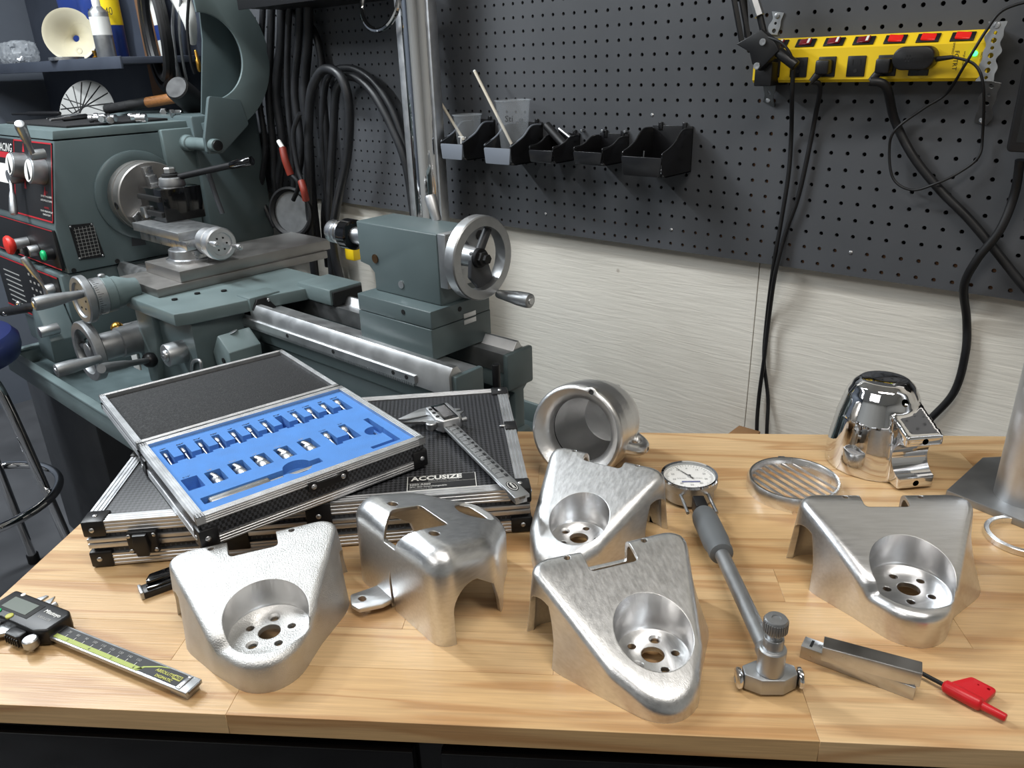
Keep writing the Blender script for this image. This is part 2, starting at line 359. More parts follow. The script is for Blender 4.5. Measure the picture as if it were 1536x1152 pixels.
# ================================================================ the room
WB = 1.296   # face of the white plywood behind the pegboard
XL, XR, YB, CZ = -3.75, 2.3, -3.2, 2.62
struct(MB().box(XL, XR, YB, WB + .03, -.05, 0).build('floor', 'floor_mat', flat=True))
struct(MB().box(XL, XR, YB, WB + .03, CZ, CZ + .05).build('ceiling', 'ceiling_mat', flat=True))
struct(MB().box(XL - .05, XL, YB, WB + .03, 0, CZ).build('wall_left', 'wall_grey', flat=True))
struct(MB().box(XR, XR + .05, YB, WB + .03, 0, CZ).build('wall_right', 'wall_room', flat=True))
struct(MB().box(XL, XR, YB - .05, YB, 0, CZ).build('wall_front', 'wall_room', flat=True))
wb = bpy.data.objects.new('wall_back', None); COL.objects.link(wb); struct(wb)
SEAM = py(1128, 520, WB).x
MB().box(XL, SEAM - 2.44, WB, WB + .03, 0, CZ).build('panel', 'wall_grey', wb, flat=True)
MB().box(SEAM - 2.439, SEAM - .001, WB, WB + .03, 0, CZ).build('panel', 'white_ply', wb, flat=True)
MB().box(SEAM + .001, XR, WB, WB + .03, 0, CZ).build('panel', 'white_ply', wb, flat=True)
# pegboard with real holes: 1 inch grid measured from the photograph
PIT = .0254; R0Z = CAMZ - .3263; C0X = -.7460
c0, c1, nr = -92, 34, 26
def pegboard():
    vs_, fs = [], []; r = .0033; yt = WY; yb = WY + .0055; n8 = 8
    for ci in range(c0, c1):
        for ri in range(nr):
            cx = C0X + ci * PIT; cz = R0Z + ri * PIT; h = PIT / 2; b = len(vs_)
            vs_ += [(cx - h, yt, cz - h), (cx + h, yt, cz - h), (cx + h, yt, cz + h), (cx - h, yt, cz + h)]
            for y in (yt, yb):
                vs_ += [(cx + r * math.cos(PI / 4 * k + PI / 8 - 3 * PI / 4), y, cz + r * math.sin(PI / 4 * k + PI / 8 - 3 * PI / 4)) for k in range(8)]
            H = b + 4; K = b + 12
            for q in range(4):  # hole verts 2q-1, 2q next to corner q
                a = H + (2 * q - 1) % 8; d = H + 2 * q; e = H + (2 * q + 1) % 8
                fs.append((b + q, d, a)); fs.append((b + q, b + (q + 1) % 4, e, d))
            for k in range(8): fs.append((H + k, H + (k + 1) % 8, K + (k + 1) % 8, K + k))
    xa = C0X + (c0 - .5) * PIT; xb = C0X + (c1 - .5) * PIT; za = R0Z - PIT / 2; zb = R0Z + (nr - .5) * PIT
    b = len(vs_); vs_ += [(xa, yt, za), (xb, yt, za), (xb, yb, za), (xa, yb, za), (xa, yt, zb), (xb, yt, zb), (xb, yb, zb), (xa, yb, zb)]
    fs += [(b, b + 1, b + 2, b + 3), (b + 4, b + 5, b + 6, b + 7), (b, b + 3, b + 7, b + 4), (b + 1, b + 2, b + 6, b + 5)]
    me = bpy.data.meshes.new('pegboard'); me.from_pydata(vs_, [], fs); me.update()
    bm = bmesh.new(); bm.from_mesh(me); bmesh.ops.remove_doubles(bm, verts=bm.verts[:], dist=1e-5); bmesh.ops.recalc_face_normals(bm, faces=bm.faces[:]); bm.to_mesh(me); bm.free()
    return xa, xb, za, zb, me
pxa, pxb, pza, pzb, pme = pegboard()
peg = thing('pegboard', 'dark grey perforated pegboard fixed high on the white plywood wall', 'pegboard', (0, WY, pza))
pme.transform(WMAT[peg.name].inverted()); link('panel', pme, 'pegboard_mat', peg, flat=True)
MB().box(pxa, pxb, WB - .0012, WB - .0002, pza + .05, pzb).build('shade_sheet', 'cavity_shade', peg, world=True, flat=True)  # near-black sheet stands in for the shade in the gap behind the holes
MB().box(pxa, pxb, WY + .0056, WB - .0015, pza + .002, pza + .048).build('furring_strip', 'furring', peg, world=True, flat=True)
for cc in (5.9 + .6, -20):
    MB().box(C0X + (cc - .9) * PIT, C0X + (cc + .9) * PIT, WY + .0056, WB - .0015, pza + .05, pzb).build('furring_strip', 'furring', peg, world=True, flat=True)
for cc, rr in ((0, 1), (13, 1), (-12, 1), (-2, 9)):
    MB().rev([(0, .002), (.0022, .0016), (.0036, 0)], (C0X + cc * PIT, WY, R0Z + rr * PIT), (0, -1, 0), 12).build('screw', 'steel', peg, world=True)
# off-cut of timber standing between bench and wall
tp = py(1118, 650, 1.25)
o = MB().box(tp.x - .022, tp.x + .022, 1.19, 1.268, 0, tp.z + .004, .002).build('timber_offcut', 'wood_raw'); tag(o, 'raw brown timber off-cut standing between the bench and the white wall', 'timber')
# ================================================================ workbench
BA = math.radians(36.78); BU = Vector((math.cos(BA), math.sin(BA), 0)); BN = Vector((-math.sin(BA), math.cos(BA), 0))
BO = BU * -.522 + BN * .403; BL, BD_, BTH = 1.22, .468, .0185
bench = thing('workbench', 'workbench with a pine butcher block top on a black steel frame', 'workbench', (BO.x, BO.y, 0), BA)
rows = [.052, .045, .05, .046, .048, .044, .05, .046, .0435, .0435]; y = 0
rng = random.Random(3)
for i, wd in enumerate(rows):
    x = 0; first = True
    while x < BL - .001:
        Ls = rng.uniform(.3, .62) * (rng.uniform(.35, 1) if first else 1); first = False
        x1 = x + Ls
        if BL - x1 < .14: x1 = BL
        MB().box(x + .00005, x1 - .00005, y + .00005, y + wd - .00005, BT - BTH, BT, .00025, 1).build('stave', 'pine', bench)
        x = x1
    y += wd
def bp(n, *a, m='black_gloss', bev=.002): return MB().box(*a, bev).build(n, m, bench)
bp('apron', .01, BL - .01, .012, .03, BT - BTH - .30, BT - BTH - .0005)
for k in range(3): 
    d = MB().box(.03 + k * .39, .40 + k * .39, .002, .0115, BT - BTH - .17, BT - BTH - .012, .002).build('drawer', 'black_gloss', bench)
    MB().box(.14 + k * .39, .29 + k * .39, -.012, .002, BT - BTH - .1, BT - BTH - .085, .003).build('handle', 'black_plastic', d)
for xx in (.02, BL - .07):
    for yy in (.032, BD_ - .06): bp('leg', xx, xx + .05, yy, yy + .05, 0, BT - BTH - .0005)
bp('rear_rail', .075, BL - .075, BD_ - .04, BD_ - .02, BT - BTH - .09, BT - BTH - .0005)
bp('shelf', .02, BL - .02, .09, BD_ - .07, .18, .2)
# ================================================================ cast and machined aluminium cowls
def ray_outline(poly, c, N):
    out = []; m = len(poly)
    for i in range(N):
        th = 2 * PI * i / N; dx, dy = math.cos(th), math.sin(th); best = None
        for k in range(m):
            ax, ay = poly[k][0] - c[0], poly[k][1] - c[1]; bx, by = poly[(k + 1) % m][0] - c[0], poly[(k + 1) % m][1] - c[1]
            ex, ey = bx - ax, by - ay; den = dx * ey - dy * ex
            if abs(den) < 1e-12: continue
            t = (ax * ey - ay * ex) / den; s = (ax * dy - ay * dx) / den
            if t > 0 and -1e-6 <= s <= 1 + 1e-6 and (best is None or t > best): best = t
        out.append(best)
    return out
def cowl_solid(rb, rt, c, ztop, rf, t=0, zlow=0, N=160):
    bm = bmesh.new(); rings = []
    def ring(rad, zf):
        r = []
        for i in range(N):
            th = 2 * PI * i / N; x = c[0] + rad[i] * math.cos(th); yy = c[1] + rad[i] * math.sin(th); r.append(bm.verts.new((x, yy, zf(x, yy, i))))
        rings.append(r)
    rb = [r - t * 1.12 for r in rb]; rt = [r - t * 1.12 for r in rt]; zt = lambda x, y: ztop(x, y) - t
    rf_ = max(.002, rf - t * .6)
    ring(rb, lambda x, y, i: zlow)
    for k in range(1, 6):
        f = k / 5; rr = [a + (b - a) * f for a, b in zip(rb, rt)]
        def zz(x, y, i, f=f):
            th = 2 * PI * i / N; xx = c[0] + rt[i] * math.cos(th); yy = c[1] + rt[i] * math.sin(th); return zlow + (zt(xx, yy) - rf_ - zlow) * f
        ring(rr, zz)
    for k in range(1, 7):
        ph = PI / 2 * k / 6; rr = [r - rf_ * (1 - math.cos(ph)) * 1.08 for r in rt]
        ring(rr, lambda x, y, i, ph=ph: zt(x, y) - rf_ * (1 - math.sin(ph)))
    last = [r - rf_ * 1.08 for r in rt]
    for s in (.86, .7, .52, .34, .17): ring([r * s for r in last], lambda x, y, i: zt(x, y))
    for A, B in zip(rings, rings[1:]):
        for i in range(N): bm.faces.new((A[i], A[(i + 1) % N], B[(i + 1) % N], B[i]))
    cv = bm.verts.new((c[0], c[1], zt(*c))); L = rings[-1]
    for i in range(N): bm.faces.new((L[i], L[(i + 1) % N], cv))
    bm.faces.new(rings[0][::-1]); bmesh.ops.recalc_face_normals(bm, faces=bm.faces[:])
    me = bpy.data.meshes.new('s'); bm.to_mesh(me); bm.free(); return me
def cutter(fn): b = MB(); fn(b); return b.raw()
def cowl(W, yb, hb, yf, hn, zf, ya, xa, nx, kx, Rp, slope, rf, rot5, rn, notch=(.024, .016), ystep=None, csk=(0, 2), arch_h=.042, pocket_flare=0, arch_in=.028):
    # local frame: origin under the centre hole, +y towards the tall back edge, nose towards -y
    cn = (nx + kx, -yf + rn)
    def pl(w_, mid, rc):
        pts = [(kx + w_, yb), (kx - w_, yb)]
        rad = [rc, rc]
        if mid: pts.append((kx - mid[0], mid[1])); rad.append(.05)
        k = rn * math.tan(PI / 8 * 1.05)
        pts += [(cn[0] - rn * 1.0, cn[1] - .004), (cn[0] - k * .9, -yf), (cn[0] + k * .9, -yf), (cn[0] + rn * 1.0, cn[1] - .004)]
        rad += [rn * .75, rn * .8, rn * .8, rn * .75]
        if mid: pts.append((kx + mid[0], mid[1])); rad.append(.05)
        return round_poly(pts, rad, 7)
    cen = (kx + (nx) * .5, .02)
    rb = ray_outline(pl(W, (xa, ya), .012), cen, 160); rt = ray_outline(pl(W - .001, None, .014), cen, 160)
    rb = [max(a, b) for a, b in zip(rb, rt)]
    out = cowl_solid(rb, rt, cen, slope, rf); inn = cowl_solid(rb, rt, cen, slope, rf, .0036, -.02)
    cup = MB().rev([(Rp + .0042, zf - .0045), (Rp + .0042, .09)], seg=48).raw()
    inn2 = bool_mesh(inn, [('DIFFERENCE', cup)])
    ops = [('DIFFERENCE', inn2), ('DIFFERENCE', MB().rev([(Rp - .004, zf), (Rp - .0012, zf + .0012), (Rp, zf + .004), (Rp + pocket_flare, .1)], seg=56).raw())]
    hol = MB(); hol.rev([(.0088, zf - .01), (.0088, zf + .01)], seg=24)
    ops.append(('DIFFERENCE', hol.raw()))
    for k in range(5):
        a = rot5 + k * 2 * PI / 5; x, y = .0172 * math.cos(a), .0172 * math.sin(a)
        pr_ = [(.0033, zf - .01), (.0033, zf - .0018), (.0055, zf + .0006), (.0055, zf + .002)] if k in csk else [(.0033, zf - .01), (.0033, zf + .004)]
        ops.append(('DIFFERENCE', MB().rev(pr_, (x, y, 0), seg=16).raw()))
    if notch:
        nw, nd = notch; ncx = kx - .003
        ops.append(('DIFFERENCE', MB().prism(round_poly([(ncx - nw, yb - nd), (ncx + nw, yb - nd), (ncx + nw, yb + .02), (ncx - nw, yb + .02)], [.004, .004, .001, .001], 4), hb - .02, hb + .02).raw()))
        for sx in (-1, 1): ops.append(('DIFFERENCE', MB().rev([(.0026, hb - .03), (.0026, hb + .01)], (ncx + sx * (nw + .013), yb - .008, 0), seg=12).raw()))
    aw = yb - .009 - ya
    for sx in (-1, 1):
        prof = [(ya - .001, -.005), (yb - .008, -.005), (yb - .008, arch_h * .62)] + arc(yb - .008 - aw * .42, arch_h * .62, aw * .42, 0, PI * .62, 8)[1:] + [(ya + aw * .16, arch_h * .5), (ya + .003, arch_h * .18)]
        ops.append(('DIFFERENCE', MB().prism(prof, kx + sx * (W - arch_in), kx + sx * (W + .03), 'x').raw()))
    res = bool_mesh(out, ops); n_ = 0
    res.materials.clear(); res.materials.append(MATS['alu_satin']); res.materials.append(MATS['alu_machined'])
    for p in res.polygons:
        x, y, z = p.center; p.material_index = 1 if (math.hypot(x, y) < Rp + pocket_flare + .0007 and z >= zf + .0006 and abs(p.normal.z) < .5 and z < slope(x, y) - .0012) else 0
    return res
def lip_slope(hn, hb, ys, yb, step=.006):
    def f(x, y):
        if y < ys: return hn
        if y < ys + .004: return hn + (y - ys) / .004 * step
        return hn + step + (hb - hn - step) * min(1, (y - ys - .004) / (yb - .012 - ys - .004)) ** .72
    return f
def place_cowl(me, m, label, X, Y, a, z=0, tilt=None):
    idx = [p.material_index for p in me.polygons]; o = link('aluminium_cowl', me, m, ang=32); me.materials.append(MATS['alu_machined']); me.polygons.foreach_set('material_index', idx); M = T(X, Y, BT + z) @ R(a, 'Z')
    if tilt: M = M @ R(tilt[0], 'X') @ R(tilt[1], 'Y')
    o.matrix_world = M; tag(o, label, 'cowl', 'machined triangular cowls on the bench'); return o
GA = dict(W=.0765, yb=.0905, hb=.0561, yf=.0430, hn=.0263, zf=.0215, ya=.030, xa=.066, nx=-.0055, kx=.0017)
mA = cowl(**GA, Rp=.0325, slope=lip_slope(.0285, .0575, -.014, .0905), rf=.006, rot5=1.25, rn=.041, notch=(.0205, .024), arch_h=.022, arch_in=.010)
place_cowl(mA, 'alu_sand', 'grainy bead-blasted triangular aluminium cowl beside the digital caliper with the lime green strip', -.4764, .227, 1.1097)
GD = dict(W=.0827, yb=.0834, hb=.0647, yf=.0425, hn=.0305, zf=.024, ya=.0281, xa=.0751, nx=-.0085, kx=.0050)
mD = cowl(**GD, Rp=.0325, slope=lip_slope(.0305, .0655, -.014, .0834), rf=.008, rot5=1.9, rn=.040, notch=(.0195, .021), csk=())
place_cowl(mD, 'alu_brush', 'smooth brushed triangular aluminium cowl behind the steel bars and red flag key', -.1109, .5919, .6772)
GC = dict(W=.0745, yb=.081, hb=.0635, yf=.0515, hn=.0095, zf=.0148, ya=.026, xa=.070, nx=-.003, kx=-.003)
def slopeC(x, y): return .0135 + (.0640 - .0135) * max(0, min(1, (y + .0515) / (.070 + .0515))) ** .92
mC = cowl(**GC, Rp=.0285, pocket_flare=.006, slope=slopeC, rf=.0075, rot5=1.0, rn=.039, notch=(.021, .025), csk=(0, 2), arch_h=.04)
place_cowl(mC, 'alu_satin', 'scratched triangular aluminium cowl with long sloping nose beside the bore gauge', -.2351, .404, 1.044)
GB = dict(GC); GB.update(W=.0670, xa=.061)
mB_ = cowl(**GB, Rp=.0270, pocket_flare=.005, slope=slopeC, rf=.011, rot5=1.6, rn=.037, notch=(.021, .018), csk=(1,), arch_h=.036)
place_cowl(mB_, 'alu_dull', 'satin triangular aluminium cowl set between the round bowl and the scratched cowl', -.3715, .4920, .2)
# the cowl seen from behind, with its keyhole window and slotted tab
GE = dict(W=.0700, yb=.070, hb=.0835, yf=.043, hn=.03, zf=.04, ya=.012, xa=.064, nx=0, kx=0)
def slopeE(x, y): return .052 + (.0835 - .052) * max(0, min(1, (y + .045) / .095)) ** .8
def cowl_e():
    rn = .036
    def pl(w_, mid, rc):
        pts = [(w_, .07), (-w_, .07)]; rad = [rc, rc]
        if mid: pts.append((-mid[0], mid[1])); rad.append(.03)
        pts += [(-rn, -.02), (-.016, -.043), (.016, -.043), (rn, -.02)]; rad += [.02, .02, .02, .02]
        if mid: pts.append((mid[0], mid[1])); rad.append(.03)
        return round_poly(pts, rad, 7)
    cen = (0, .018); rb = ray_outline(pl(.0695, (.066, .006), .016), cen, 160); rt = ray_outline(pl(.0685, (.062, .006), .017), cen, 160)
    rb = [max(a, b) for a, b in zip(rb, rt)]
    out = cowl_solid(rb, rt, cen, slopeE, .019); inn = cowl_solid(rb, rt, cen, slopeE, .019, .0036, -.02)
    ops = [('DIFFERENCE', inn)]
    # keyhole window over the back edge
    ops.append(('DIFFERENCE', MB().prism(round_poly([(-.021, .024), (.021, .024), (.021, .053), (.005, .074), (-.005, .074), (-.021, .053)], [.003, .003, .012, .003, .003, .012], 5), .066, .12).raw()))
    for sx in (-1, 1): ops.append(('DIFFERENCE', MB().rev([(.0045, .06), (.0045, .12)], (sx * .031, .045, 0), seg=16).raw()))
    ops.append(('DIFFERENCE', MB().prism([(.006, -.01), (.006, .03), (.0035, .04), (.0005, .0)], .06, .09, 'y').raw()))
    # shallow nose pocket with three screw holes
    ops.append(('DIFFERENCE', MB().rev([(.018, .058), (.02, .06), (.02, .12)], (0, -.022, 0), seg=32).raw()))
    for a in (.3, 2.4, 4.5): ops.append(('DIFFERENCE', MB().rev([(.0025, .03), (.0025, .07)], (.012 * math.cos(a), -.022 + .012 * math.sin(a), 0), seg=12).raw()))
    for sx in (-1, 1):
        prof = [(.004, -.005), (.056, -.005), (.056, .030)] + arc(.036, .030, .020, 0, PI * .6, 8)[1:] + [(.012, .034), (.006, .014)]
        ops.append(('DIFFERENCE', MB().prism(prof, sx * .04, sx * .09, 'x').raw()))
    return bool_mesh(out, ops)
eo = Vector((-.4300, .3930, BT)); ecowl = thing('rear_cowl', 'satin aluminium cowl turned to show its back with a keyhole window and slotted tab', 'cowl', eo, math.radians(172.2), 'machined triangular cowls on the bench')
link('shell', cowl_e(), 'alu_satin', ecowl, 32)
tb = MB().prism(round_poly([(.004, .0685), (.030, .0685), (.030, .074), (.034, .094), (.022, .100), (.012, .098), (.004, .080)], .0025, 4), .006, .0105, bev=.0008).raw()
tb = bool_mesh(tb, [('DIFFERENCE', MB().prism(round_poly([(.018, .086), (.026, .086), (.026, .092), (.018, .092)], .0028, 4), 0, .02).raw())])
link('tab', tb, 'alu_satin', ecowl, 32)
# ================================================================ round bowl lying on its side
fo = pz(862, 650, BT + .0610); fo.z = BT; bowl = thing('headlight_bowl', 'round hollow brushed aluminium bowl lying on its side behind the cowls', 'bowl', fo)
def bowl_mesh():
    ax = Vector((-.22, .966, -.21)).normalized(); r0 = .0535
    prof_o = [(.0475, 0), (.0512, .001), (.0528, .004), (.0535, .02), (.0520, .045), (.0475, .07), (.0420, .088), (.034, .101), (.023, .1085), (0, .112)]
    out = MB().rev(prof_o, (0, 0, 0), ax, 56)
    # flange lug along the top and clamp loop on the flank
    x, y, z = frame(ax)
    o1 = out.raw()
    tp = Vector((0, 0, 1)) + Vector((ax.y, -ax.x, 0)) * .3; tp = (tp - ax * tp.dot(ax)).normalized(); lug = MB().cyl(tp * .0485 + ax * .0005, tp * .0405 + ax * .09, .0068, .003, 16).raw()
    side = Vector((ax.y, -ax.x, 0)).normalized(); side = (side * .97 - side.cross(ax).normalized() * (.22 if side.cross(ax).z > 0 else -.22)).normalized()
    lp = MB(); lp.tube([side * .047 + ax * .020, side * .061 + ax * .032, side * .064 + ax * .046, side * .057 + ax * .060, side * .040 + ax * .070], .007, 6, 10)
    m = bool_mesh(o1, [('UNION', lug), ('UNION', lp.raw())])
    m = remesh(m, .0016, 6)
    inner = MB().rev([(.0510, -.003), (.0485, .0003), (.0425, .005), (.0375, .0110), (.0350, .0180), (.0350, .0215), (.0375, .0215), (.0375, .0245), (.0460, .030), (.0475, .050), (.0425, .075), (.030, .097), (0, .105)], (0, 0, 0), ax, 48).raw()
    m = bool_mesh(m, [('DIFFERENCE', inner), ('DIFFERENCE', MB().cyl(tp * .0495 - ax * .01, tp * .0490 + ax * .02, .0030, None, 14).raw()), ('DIFFERENCE', MB().cyl(side * .03 + ax * .044 , side * .2 + ax * .044, .004, None, 12).raw())])
    m.transform(T(0, 0, .0612)); return m, ax
fm, fax = bowl_mesh(); link('body', fm, 'alu_grey', bowl, 35)
MB().rev([(.0352, .0218), (.0373, .0218), (.0373, .0240), (.0352, .0240), (.0352, .0218)], (0, 0, .0612), fax, 48, caps=False).build('seat_ring', 'black_rubber', bowl)
# ================================================================ polished bullet shell with split clamp
go = Vector((-.2200, .840, BT)); shell = thing('polished_shell', 'mirror polished bullet shaped aluminium housing with a half-round clamp, open end down', 'housing', go)
def shell_mesh():
    bell = MB().rev([(.0495, 0), (.0497, .01), (.0482, .03), (.0436, .06), (.0370, .085), (.0310, .0955), (.0245, .1012), (.015, .1030), (0, .1034)], seg=48).raw()
    d = Vector((.75, -.66, 0)).normalized(); M = basis(Vector((.66, .75, 0)) * .009, d, (-d.y, d.x, 0), (0, 0, 1))
    blk = MB(); blk.prism(round_poly([(.0, .012), (.045, .002), (.0675, .002), (.0675, .016), (.058, .022), (.058, .050), (.0700, .053), (.0700, .064), (.045, .074), (.0, .093)], [.004, .01, .002, .002, .004, .004, .002, .002, .02, .004], 5), -.020, .020, 'y'); bm_ = blk.xf(M).raw()
    m = bool_mesh(bell, [('UNION', bm_)])
    m = remesh(m, .0016, 9, .5)
    pipe = MB().cyl(Vector((.0690, -.08, .0345)), Vector((.0690, .08, .0345)), .0195, None, 40).xf(M).raw()
    holes = [('DIFFERENCE', pipe)]
    for zz, xx in ((.0585, .072), (.0085, .069)): holes.append(('DIFFERENCE', MB().cyl((xx - .02, 0, zz), (xx + .01, 0, zz), .0034, None, 14).xf(M).raw()))
    hx = Vector((.5, -.87, .25)).normalized(); holes.append(('DIFFERENCE', MB().cyl(Vector((.02, -.015, .084)), Vector((.02, -.015, .084)) + Vector((.78, -.5, .28)) * .05, .0042, None, 16).raw()))
    holes.append(('DIFFERENCE', MB().rev([(.045, -.01), (.0435, .03), (.038, .06), (.027, .085), (0, .094)], seg=40).raw()))
    # flat machined jaw faces
    return bool_mesh(m, holes)
link('body', shell_mesh(), 'chrome', shell, 35)
# ================================================================ slotted grille ring
gp = pz(1190, 725, BT + .008); gr = thing('grille_ring', 'round polished aluminium ring with thin parallel grille bars across it', 'grille', (gp.x, gp.y, BT))
MB().rev([(.0415, 0), (.0475, 0), (.0478, .004), (.0475, .012), (.0455, .0155), (.0435, .0155), (.042, .013), (.0415, 0)], seg=64, caps=False).build('rim', 'alu_bright', gr)
ga = math.atan2(*(lambda d: (d.y, d.x))(pz(1213, 757, BT + .008) - pz(1140, 712, BT + .008)))
for k in range(7):
    off = (-.033 + .066 * k / 6) * .88; h = math.sqrt(.0420 ** 2 - off ** 2); M = R(ga, 'Z')
    MB().prism([(-.0012, .0075), (.0012, .0075), (.0008, .0095), (-.0008, .0095)], -h, h, 'x', M=T(0, 0, 0)).xf(M @ T(0, off, 0)).build('bar', 'alu_frame', gr)
MB().box(-.004, .004, -.004, .004, .006, .013, .001).xf(T(-.030, .0385, 0) @ R(.6, 'Z')).build('tab', 'alu_bright', gr)
# ================================================================ standing tube on its plate, and the loose ring
pp = pz(1537, 745, BT + .008); st = thing('tube_stand', 'bright aluminium tube standing upright on a dark flat steel plate', 'stand', (pp.x, pp.y, BT))
pts = [pz(u, v, BT + .008) for u, v in ((1420, 735), (1474, 686), (1530, 683), (1660, 742), (1640, 800), (1536, 782))]
MB().prism([(p.x - pp.x, p.y - pp.y) for p in pts][::-1], 0, .008, bev=.0006).build('plate', 'pewter', st)
MB().rev([(.0235, .008), (.0275, .008), (.0275, .26), (.0235, .26), (.0235, .008)], seg=56, caps=False).build('tube', 'alu_frame', st)
rp = pz(1532, 809, BT); rg = MB().ring(.0318, .0270, 0, .0065).build('loose_ring', 'alu_bright'); rg.location = (rp.x, rp.y, BT); tag(rg, 'thin bright aluminium ring lying loose on the bench near the tube stand', 'ring')
# ================================================================ digital calipers (local: +x along the beam to its end, origin at beam end, z up)
def caliper(name, label, end, ang, z, style):
    c = thing(name, label, 'caliper', (end.x, end.y, z), ang, 'digital calipers'); dark = style == 'dark'
    L = .232; hb = .0035; zb = .0055; bw = .0078   # beam from x=-L to 0
    met = 'steel_satin'; body = 'black_plastic' if dark else 'alu_frame'
    beam = MB().box(-L + .02, 0, -bw, bw, zb, zb + hb, .0004).build('beam', met, c)
    f = zb + hb
    if dark:
        MB().box(-.150, -.012, -bw + .0022, bw - .0016, f, f + .0003).build('scale_plate', 'black_print', beam)
        MB().prism([(-.150, -bw + .0016), (-.0560, -bw + .0016), (-.0505, -.0026), (-.0505, -.0023), (-.150, -.0023)], f + .0003, f + .0005).build('scale_strip', 'lime', beam, flat=True)
        MB().prism([(-.0560, -bw + .0016), (-.0535, -bw + .0016), (-.0500, -.0012), (-.0380, .0042), (-.0300, .0060), (-.0340, .0060), (-.0400, .0048), (-.0520, -.0006)], f + .0003, f + .0005).build('scale_flash', 'lime', beam, flat=True)
        x150 = -.0600
        for k in range(9):
            x = x150 - .01 * k; MB().box(x - .0002, x + .0002, -.0026, .0002, f + .0004, f + .0006).build('tick', 'white_print', beam, flat=True)
            text(str(150 - 10 * k), .0034, T(x - .001, .0026, f + .0006), 'number', 'grey_print', beam)
        for k in range(4): text(str(6 - k), .0034, T(-.0562 - .0254 * k - .002, -.0046, f + .0007), 'number', 'black_print', beam)
        text('ABSOLUTE', .0038, T(-.0305, .0010, f + .0006), 'lettering', 'lime_text', beam, bold=.0001)
        MB().box(-.0215, -.0135, -.0012, .0030, f + .0003, f + .0005).build('logo_field', 'lime_text', beam, flat=True); text('AOS', .0036, T(-.0175, .0009, f + .0007), 'lettering', 'black_print', beam, bold=.00015)
        text('DIGIMATIC', .0034, T(-.0275, -.0036, f + .0006), 'lettering', 'lime_text', beam, bold=.0001)
        MB().box(-.0115, -.0075, -bw + .001, bw - .001, f, f + .0008, .0002).build('end_stop', 'steel', beam)
        for s in (-1, 1): MB().ball((-.0095, s * .0052, f + .0008), .0011, (1, 1, .5), 10).build('screw', 'chrome', beam)
        MB().box(-.006, .0008, -bw + .0022, bw - .0022, zb + .0008, f - .0004).build('depth_rod', 'steel_dark', c)
        bx0, bx1 = -.228, -.152
    else:
        x150 = -.0405
        for k in range(14):
            x = x150 - .01 * k; MB().box(x - .0002, x + .0002, -.0030, .0014, f, f + .0002).build('tick', 'black_print', beam, flat=True)
            text(str(150 - 10 * k), .0042, T(x - .002, .0042, f + .0003), 'number', 'black_print', beam, bold=.0002)
        b = MB()
        for k in range(78): x = x150 - .0018 * k; hgt = .0022 if k % 5 else .0034; b.box(x - .00012, x + .00012, -.0064, -.0064 + hgt, f, f + .0002)
        b.build('graduation', 'black_print', beam, flat=True)
        pl = [(.0085 * math.cos(a), .0042 * math.sin(a)) for a in [2 * PI * i / 24 for i in range(24)]]
        MB().prism([(x * 1.12 - .0205, y * 1.18) for x, y in pl], f, f + .0003).build('badge', 'black_print', beam, flat=True)
        MB().prism([(x * .98 - .0205, y * .92) for x, y in pl], f + .0003, f + .0004).build('badge_line', 'white_print', beam, flat=True)
        MB().prism([(x * .9 - .0205, y * .8) for x, y in pl], f + .0004, f + .0005).build('badge_centre', 'black_print', beam, flat=True)
        text('PROPERT', .0028, T(-.0205, 0, f + .0006), 'lettering', 'white_print', beam, bold=.0001)
        MB().box(-.002, .0006, -.003, .003, zb + .0006, f - .0004).build('depth_rod', 'steel_dark', c)
        bx0, bx1 = -.219, -.173
    # slider body
    sl = MB().prism(round_poly([(bx0, -.012), (bx1 - .010, -.0135), (bx1, -.0085), (bx1, .0125), (bx1 - .006, .0165), (bx0, .0165)], [.003, .006, .003, .003, .004, .003], 4), .0012, .0165, bev=.0022, seg=3).build('slider', body, c)
    cx = (bx0 + bx1) / 2 - (.012 if dark else .0)
    MB().box(cx - .021, cx + .021, -.006, .0115, .0164, .0168, .0001).build('bezel', 'black_gloss' if not dark else 'black_matte', sl)
    MB().box(cx - .0155, cx + .0155, -.0035, .0095, .0168, .0171).build('display', 'lcd' if dark else 'lcd_dark', sl)
    if dark:
        text('Mitutoyo', .0052, T(bx1 - .0145, .0075, .0167), 'lettering', 'white_print', sl, bold=.0001)
        text('ABSOLUTE', .0032, T(bx1 - .016, .0005, .0167), 'lettering', 'grey_print', sl)
        for k, (x, mm) in enumerate(((cx - .012, 'green_button'), (cx + .004, 'lime_text'))): MB().rev([(.0032, .0160), (.0032, .0172), (.0026, .0176), (0, .0176)], (x, -.0092, 0), seg=14).build('button', mm, sl)
        MB().rev([(.002, .016), (.002, .0172), (0, .0174)], (cx - .012, .0138, 0), seg=12).build('button', 'white_plastic', sl)
        th = MB().prism(round_poly([(bx1 - .036, -.0125), (bx1 - .018, -.0125), (bx1 - .018, -.0225), (bx1 - .036, -.0225)], .003, 4), .003, .0135, bev=.002).build('thumb_pad', 'black_plastic', c)
        for k in range(6): MB().box(bx1 - .0345 + k * .003, bx1 - .0333 + k * .003, -.0236, -.0220, .004, .011, .0004).build('rib', 'black_plastic', th)
    else:
        for k in range(3): MB().rev([(.0022, .016), (.0022, .0172), (0, .0175)], (cx - .013 + k * .011, -.0088, 0), seg=12).build('button', 'black_plastic', sl)
    MB().rev([(.0022, .003), (.0022, .006), (.0056, .006), (.006, .0066), (.006, .0125), (.005, .0135), (0, .0138)], (bx1 - .008 if dark else bx1 - .010, -.0185, 0), seg=22).build('thumb_roller', 'steel_satin', c)
